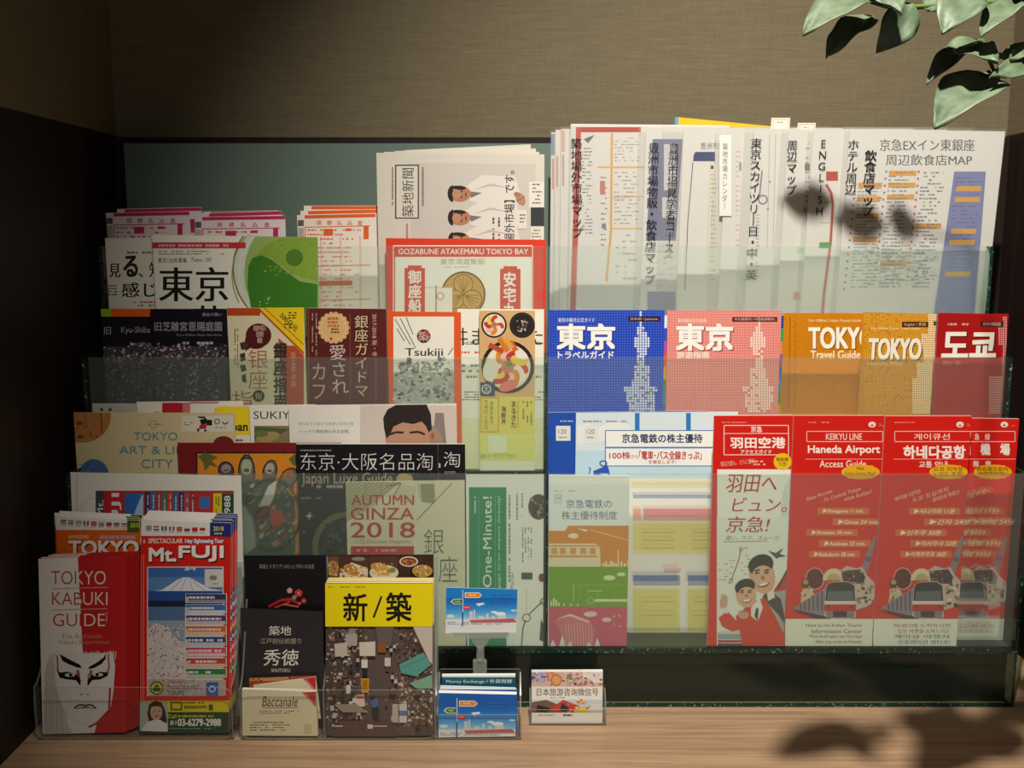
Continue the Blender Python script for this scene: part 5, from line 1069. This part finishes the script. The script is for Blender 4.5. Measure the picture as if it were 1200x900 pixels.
# money exchange cards in a card holder with a clip sign
def exch(s, dx, dy, k=1.0, low=False):
    X = lambda v: 514+dx+(v-514)*k
    Yp = lambda v: 817+dy+(v-817)*k
    for i, h in enumerate(('1a66bc', '1c6ec4', '2078cc', '2a84d2', '3690d8', '489cda', '60a9dc', '7ab8e0', '98c8e6', 'b8d8e8')):
        y = 828+i*3.1; s.poly([(X(500), Yp(y)), (X(620), Yp(y)), (X(620), Yp(y+20)), (X(500), Yp(y+20))], h)
    s.rect(X(510), Yp(855), X(610), Yp(870), 'd8dcdc')
    for a, b, h in ((544, 548, 12), (549, 551, 14), (555, 562, 6), (565, 568, 9), (572, 576, 6), (580, 590, 8)): s.rect(X(a), Yp(857-h), X(b), Yp(857), 'c8d0d8')
    s.poly([(X(544), Yp(856)), (X(600), Yp(854)), (X(604), Yp(859)), (X(546), Yp(860))], 'c05a5a'); s.lines(X(516), Yp(858), X(604), Yp(862), 2, '8a9aa8', .7, .6)
    s.ell(X(583), Yp(848), 7*k, 2.2*k, 'dfe9ee'); s.ell(X(575), Yp(846), 4*k, 1.4*k, 'dfe9ee'); s.ell(X(520), Yp(851), 5*k, 2*k, 'cfe2ec'); s.ell(X(600), Yp(844), 4*k, 1.2*k, 'bcd8ea')
    s.line([(X(536), Yp(818)), (X(535), Yp(864))], 1.6*k, '1c4a9a'); s.line([(X(535.6), Yp(818)), (X(535.6), Yp(846))], 1.0*k, 'd8dcd8')
    s.poly([(X(538), Yp(821)), (X(556), Yp(821)), (X(560), Yp(824.5)), (X(556), Yp(828)), (X(538), Yp(828))], 'e8e0d0'); s.poly([(X(539), Yp(822)), (X(555.6), Yp(822)), (X(558.6), Yp(824.5)), (X(555.6), Yp(827)), (X(539), Yp(827))], 'e08a2c'); s.lines(X(543), Yp(823.5), X(553), Yp(825.5), 1, 'f0dcb8', .9, .8)
    s.poly([(X(534), Yp(829)), (X(524), Yp(829)), (X(519.6), Yp(832.5)), (X(524), Yp(836)), (X(534), Yp(836))], 'd8d8a8'); s.poly([(X(534), Yp(830)), (X(525), Yp(830)), (X(521.6), Yp(832.5)), (X(525), Yp(835)), (X(534), Yp(835))], '3f7a3a'); s.lines(X(526), Yp(831.5), X(533), Yp(833.5), 1, 'c8dcb0', .9, .8)
    s.ell(X(541), Yp(840), 5*k, 3*k, 'c83c50'); s.lines(X(538), Yp(839), X(544), Yp(841), 1, 'e8c0c4', .9, .8)
    s.poly([(X(552), Yp(835)), (X(562), Yp(834)), (X(563), Yp(836)), (X(556), Yp(838)), (X(559), Yp(840)), (X(554), Yp(837.5))], 'e0e8ee'); s.lines(X(572), Yp(822), X(600), Yp(838), 4, '2f6ac0', .8, .4)
    return s
def card_holder(name, px0, px1, Yf, Yb, hb, hf, label):
    x0 = unproj(px0, 860, Yf).x; x1 = unproj(px1, 860, Yf).x; t = 0.0018
    e = empty(name, ((x0+x1)/2, (Yf+Yb)/2, 0)); tag(e, label, 'card holder')
    box('base', x0, x1, Yf, Yb+t, 0, .002, M_CLEAR, e, bev=.0005)
    prism('front_panel', rrect(x0, x1, .002, hf, .004), 1, Yf, Yf+t, M_CLEAR, e, M_RIM)
    prism('back_panel', rrect(x0, x1, .002, hb, .004), 1, Yb, Yb+t, M_CLEAR, e, M_RIM)
    for xx in (x0, x1-t): prism('side_panel', [(Yf+t, .002), (Yb, .002), (Yb, hb*.95), (Yb-(Yb-Yf)*.45, hf+.012), (Yf+t, hf)], 0, xx, xx+t, M_CLEAR, e, M_RIM)
    return e, x0, x1
card_holder('card_holder', 511.5, 611, 1.0690, 1.1130, .066, .031, 'small clear holder of blue money exchange cards with a clip sign on top')
G = 'blue money exchange cards in the small holder'
s = Sheet('card', 1.0720, .002, (514, 812), (605.5, 814), (604, 863), (514, 864), lean=2, th=.008, col='1f5fb4', side='f4f4f0', rough=.3)
exch(s, 0, 0).done('front block of blue money exchange cards showing a signpost and harbour', 'card', G)
for k, (tl, tr) in enumerate((((515.5, 806), (606, 808)), ((516, 803.5), (604.5, 806)))):
    s = Sheet('card', 1.0825+.0035*k, .002, tl, tr, lean=2, th=.0012, col='e8eef0', side='f4f4f0'); s.rect(500, 808, 620, 870, '1f5fb4')
    s.done(('white edged money exchange card standing just behind the front block', 'second white edged money exchange card behind the front block')[k], 'card', G)
s = Sheet('card', 1.0935, .002, (518, 791.5), (604, 791), lean=2, th=.005, col='165a70', side='f0f2ee', rough=.3); s.rect(510, 790, 620, 793.5, 'e6ece8'); s.text('Money Exchange / 外貨両替', 523, 796, 600, 801.5, 'cfe2d8', bold=.012)
s.done('teal headed money exchange card rising at the back of the small holder', 'card', G)
s = Sheet('card', 1.1000, 0.139, (523, 688.5), (606.5, 690.5), (605, 741), (522, 742), lean=4, th=.0008, col='1a80d0', side='e8f0f0', rough=.28)
exch(s, 8.5, -126.5, .925); s.rect(520, 739, 610, 745, 'dfe6e6'); s.done('blue money exchange card held upright in the clear clip', 'card')
# the clip: jaw, ball stem and block gripping the holder's back wall
c = unproj(563, 770, 1.1020); ce = empty('sign_clip', (c.x, 1.104, .002)); tag(ce, 'clear plastic clip on a stem holding up the blue card', 'clip')
def tube(name, x, y, prof, mat, root, n=20):
    v, f = [], []
    for r, z in prof:
        for k in range(n): a = 2*math.pi*k/n; v.append((x+r*math.cos(a), y+r*math.sin(a), z))
    for i in range(len(prof)-1):
        for k in range(n): f.append((i*n+k, i*n+(k+1) % n, (i+1)*n+(k+1) % n, (i+1)*n+k))
    f.append(tuple(range(n-1, -1, -1))); f.append(tuple((len(prof)-1)*n+k for k in range(n)))
    return mesh_obj(name, v, f, mat, None, root, root.location, True)
zj = unproj(563, 742, 1.1000).z
M_CLIP = sheet_mat('clip_plastic', (.9, .92, .91), (.88, .9, .89), .24, .05)
box('jaw', c.x-.036, c.x+.034, 1.0970, 1.0986, zj-.005, zj+.003, M_CLIP, ce, bev=.0005)
box('jaw', c.x-.032, c.x+.032, 1.1030, 1.1046, zj-.005, zj+.010, M_CLIP, ce, bev=.0005)
prism('neck', [(c.x-.012, zj-.005), (c.x+.012, zj-.005), (c.x+.004, zj-.017), (c.x-.004, zj-.017)], 1, 1.0980, 1.1035, M_CLIP, ce)
tube('stem', c.x, 1.1010, [(.003, zj-.017), (.0045, zj-.020), (.0045, zj-.024), (.0052, zj-.028), (.0045, zj-.031), (.0035, zj-.034)], M_CLIP, ce)
bz = zj-.034
box('block', c.x-.009, c.x+.0075, 1.0975+.0030, 1.1085, bz-.024, bz, M_CLIP, ce, bev=.002)
box('foot', c.x-.007, c.x+.0055, 1.1025, 1.1075, .002, bz-.022, M_CLIP, ce, bev=.001)

card_holder('card_holder', 620.5, 710.5, 1.1030, 1.1230, .040, .020, 'small clear holder of travel enquiry cards at the right of the counter')
def wechat(Y, full, dz=0):
    s = Sheet('card', Y, .002, (623, 787.5-dz), (706.5, 787-dz), lean=1, th=.0024, col='ece8e2', side='f2f0ea', rough=.33)
    s.rect(623, 787, 707, 805, 'd8b8b4'); s.rect(623, 787, 640, 800, 'a8aad8'); s.rect(640, 787, 650, 798, 'e08a6a'); s.rect(683, 787, 707, 800, 'e8e4e0')
    s.specks(624, 788, 706, 803, 90, ('c86a5a', 'e0a8b0', 'b8c8d8', 'd8c090', '8a5a54', 'e8d8d0'), 1, 3); s.ell(652, 797, 6.5, 7, 'c8783a'); s.ell(652, 797, 5, 5.4, 'e0a868'); s.specks(664, 793, 690, 804, 30, ('7a4a3a', 'c05a4a', '8a9a60', 'd8a080'), 1, 2.4)
    if full:
        s.rect(622, 804.5, 708, 820, 'efece6'); s.text('日本旅游咨询微信号', 629, 806.5, 701, 815.5, '34302c', bold=.006); s.lines(645, 816.5, 676, 818.5, 1, 'a88a80', .7, .5)
        s.rect(623, 820, 707, 835, 'c8d4dc'); s.poly([(623, 823), (640, 820), (655, 826), (665, 835), (623, 835)], '7a5a4c'); s.poly([(630, 826), (646, 830), (640, 836), (628, 834)], '2c2826'); s.poly([(645, 830), (660, 820), (676, 826), (688, 835), (650, 836)], 'c0453c'); s.poly([(655, 833), (659, 824), (666, 829), (668, 835)], '2f3438'); s.specks(664, 820, 690, 835, 34, ('d87a3a', 'c84a3a', 'e0b060', 'd8d0c0'), 1, 3); s.poly([(672, 832), (685, 828), (692, 836), (674, 837)], 'e0cc4a'); s.rect(692, 825, 703, 835, 'd8d8d4')
        s.rect(623, 835, 707, 846, 'e6e4de'); s.lines(628, 837, 656, 839, 1, '8a8680', .8, .6); s.lines(660, 836.5, 673, 839.5, 1, '4a4642', .9, .7)
    return s
G = 'travel enquiry cards in the small right holder'
wechat(1.1056, True).done('front travel enquiry card with a food collage and a line of Chinese', 'card', G)
c1 = wechat(1.1095, False).done('travel enquiry card right behind the front one', 'card', G)
copy_of(c1, (0, .0032, .0003), 'hindmost travel enquiry card in the small right holder')

# ------------------------------------------------------------------ potted plant at the right, branch reaching into view
def leaf_mat():
    m = bpy.data.materials.new('plant_leaf'); t, out = nt(m); N = t.nodes.new; Lk = t.links.new
    b = N('ShaderNodeBsdfPrincipled'); Lk(b.outputs[0], out.inputs['Surface'])
    tc = N('ShaderNodeTexCoord'); nz = N('ShaderNodeTexNoise'); nz.inputs['Scale'].default_value = 60; nz.inputs['Detail'].default_value = 3; Lk(tc.outputs['Object'], nz.inputs['Vector'])
    r = N('ShaderNodeValToRGB'); r.color_ramp.elements[0].position = .35; r.color_ramp.elements[1].position = .65
    r.color_ramp.elements[0].color = (.062, .098, .052, 1); r.color_ramp.elements[1].color = (.135, .180, .108, 1)
    Lk(nz.outputs['Fac'], r.inputs['Fac']); Lk(r.outputs['Color'], b.inputs['Base Color'])
    bp = N('ShaderNodeBump'); bp.inputs['Strength'].default_value = .35; bp.inputs['Distance'].default_value = .0015; Lk(nz.outputs['Fac'], bp.inputs['Height']); Lk(bp.outputs[0], b.inputs['Normal'])
    b.inputs['Roughness'].default_value = .5; b.inputs['Specular IOR Level'].default_value = .4
    return m
M_LEAF = leaf_mat()
pot = empty('potted_plant', (.632, .73, 0)); tag(pot, 'artificial plant whose leafy branch hangs in at the top right corner', 'plant')
def leafdata(base, tip, width, up, curl=.09, fold=.22):
    """pointed oval leaf from base to tip; up = direction its upper face looks to"""
    base, tip = Vector(base), Vector(tip); ax = tip-base; L = ax.length; d = ax.normalized()
    side = d.cross(Vector(up)).normalized(); nrm = side.cross(d).normalized()
    v, f = [], []; n, mcol = 14, 6; ph = random.uniform(0, 6)
    for i in range(n+1):
        t = i/n; w = width*.5*(math.sin(math.pi*t**.8)**.85)*(1-.25*t) + .0004
        for j in range(-mcol//2, mcol//2+1):
            q = j/(mcol/2); 
            p = base + d*(L*t) + side*(w*q) + nrm*(fold*abs(q)*w + curl*L*(math.sin(math.pi*t)) + .0011*math.sin(t*15+ph+q*2)*abs(q) + .0012*math.cos(q*5+t*9))
            v.append(p)
    m = mcol+1
    for i in range(n):
        for j in range(mcol): f.append((i*m+j, i*m+j+1, (i+1)*m+j+1, (i+1)*m+j))
    return v, f
UPL = (-.1, -.45, .9)
LV = [  # base px, tip px, depth at base / tip, width, face direction
    ((1022, -4), (941, 40), 0.730, 0.700, 0.0294, (-.2, -.6, .75)), ((1024, 20), (968, 67), 0.740, 0.720, 0.0220, (-.45, -.6, .45)), ((1070, 4), (1027, 62), 0.730, 0.730, 0.0220, (.35, -.65, .45)),
    ((1020, -10), (1056, 16), 0.730, 0.690, 0.0221, (-.1, -.5, .8)), ((1138, -8), (1104, 39), 0.740, 0.710, 0.0294, (.1, -.5, .8)), ((1120, -22), (1086, 12), 0.740, 0.730, 0.0250, (.6, .3, .5)), ((1200, 2), (1149, 42), 0.740, 0.710, 0.0221, (-.3, -.5, .7)),
    ((1150, 46), (1086, 98), 0.770, 0.750, 0.0200, (-.45, -.55, .55)), ((1122, 60), (1170, 74), 0.740, 0.710, 0.0240, (.1, -.7, .6)), ((1164, 82), (1112, 100), 0.760, 0.740, 0.0265, (.2, .35, -.85)),
    ((1166, 92), (1095, 150), 0.750, 0.705, 0.0368, (-.25, -.62, .72)), ((1228, 84), (1160, 90), 0.740, 0.710, 0.0190, (.1, -.7, .6)), ((1215, 44), (1160, 66), 0.760, 0.740, 0.0177, (.1, .4, -.8)), ((1222, 60), (1182, 70), 0.740, 0.720, 0.0150, (0, -.6, .7)),
    ((1240, -30), (1190, -5), .75, .73, .035, UPL), ((1250, 40), (1206, 90), .79, .81, .036, UPL),
    ((1050, -60), (985, -42), 1.04, 1.06, .020, (-.2, -.8, .5)), ((990, -75), (925, -52), 1.05, 1.07, .020, (-.2, -.8, .5)), ((1090, -72), (1052, -42), 1.03, 1.06, .018, (-.2, -.8, .5))]
lv, lf = [], []
for b_, t_, y0, y1, w, up in LV:
    v, f = leafdata(unproj(*b_, y0), unproj(*t_, y1), w*1.3, up); o = len(lv); lv += v; lf += [tuple(i+o for i in q) for q in f]
fo = mesh_obj('foliage', lv, lf, M_LEAF, None, pot, pot.location, True)
md = fo.modifiers.new('thickness', 'SOLIDIFY'); md.thickness = .0005
cu = bpy.data.curves.new('stem', 'CURVE'); cu.dimensions = '3D'; cu.bevel_depth = .0022; cu.bevel_resolution = 3
def branch(pts, r):
    sp = cu.splines.new('POLY'); sp.points.add(len(pts)-1)
    for p, q in zip(sp.points, pts): p.co = (*(Vector(q)-pot.location), 1); p.radius = r
top = (.632, .74, .90)
branch([(.632, .73, .09), (.628, .73, .4), (.635, .74, .7), top], 2.2)
branch([(.635, .74, .7), unproj(1228, 50, 0.760), unproj(1200, 62, 0.760), unproj(1165, 84, 0.755), unproj(1150, 48, 0.760), unproj(1124, 58, 0.740)], .8)
branch([unproj(1165, 84, 0.755), unproj(1166, 93, 0.750)], .6)
branch([top, unproj(1225, -6, 0.750), unproj(1180, 2, 0.745), unproj(1136, 4, 0.740), unproj(1078, 8, 0.735), unproj(1048, 10, 0.735), unproj(1022, 2, 0.730)], .8)
branch([unproj(1180, 2, 0.745), unproj(1170, -40, 0.800), unproj(1180, -80, 0.910), unproj(1150, -90, 1.010), unproj(1090, -72, 1.030), unproj(1050, -60, 1.040), unproj(990, -75, 1.050)], .7)
so = bpy.data.objects.new('stem_curve', cu); COL.objects.link(so)
dg = bpy.context.evaluated_depsgraph_get(); sm = bpy.data.meshes.new_from_object(so.evaluated_get(dg)); bpy.data.objects.remove(so)
sm.materials.clear(); sm.materials.append(paper('5a6b34', .6, .3)); st_o = bpy.data.objects.new('stem', sm); COL.objects.link(st_o); st_o.parent = pot
tube('pot', .632, .73, [(.042, 0), (.045, .004), (.056, .095), (.058, .1), (.054, .1), (.052, .088)], paper('6b5a4a', .5, .4), pot, 32)
tube('soil', .632, .73, [(.050, .084), (.0505, .090)], paper('2c2018', .9, .1), pot, 24)

bpy.data.objects.remove(_fo)
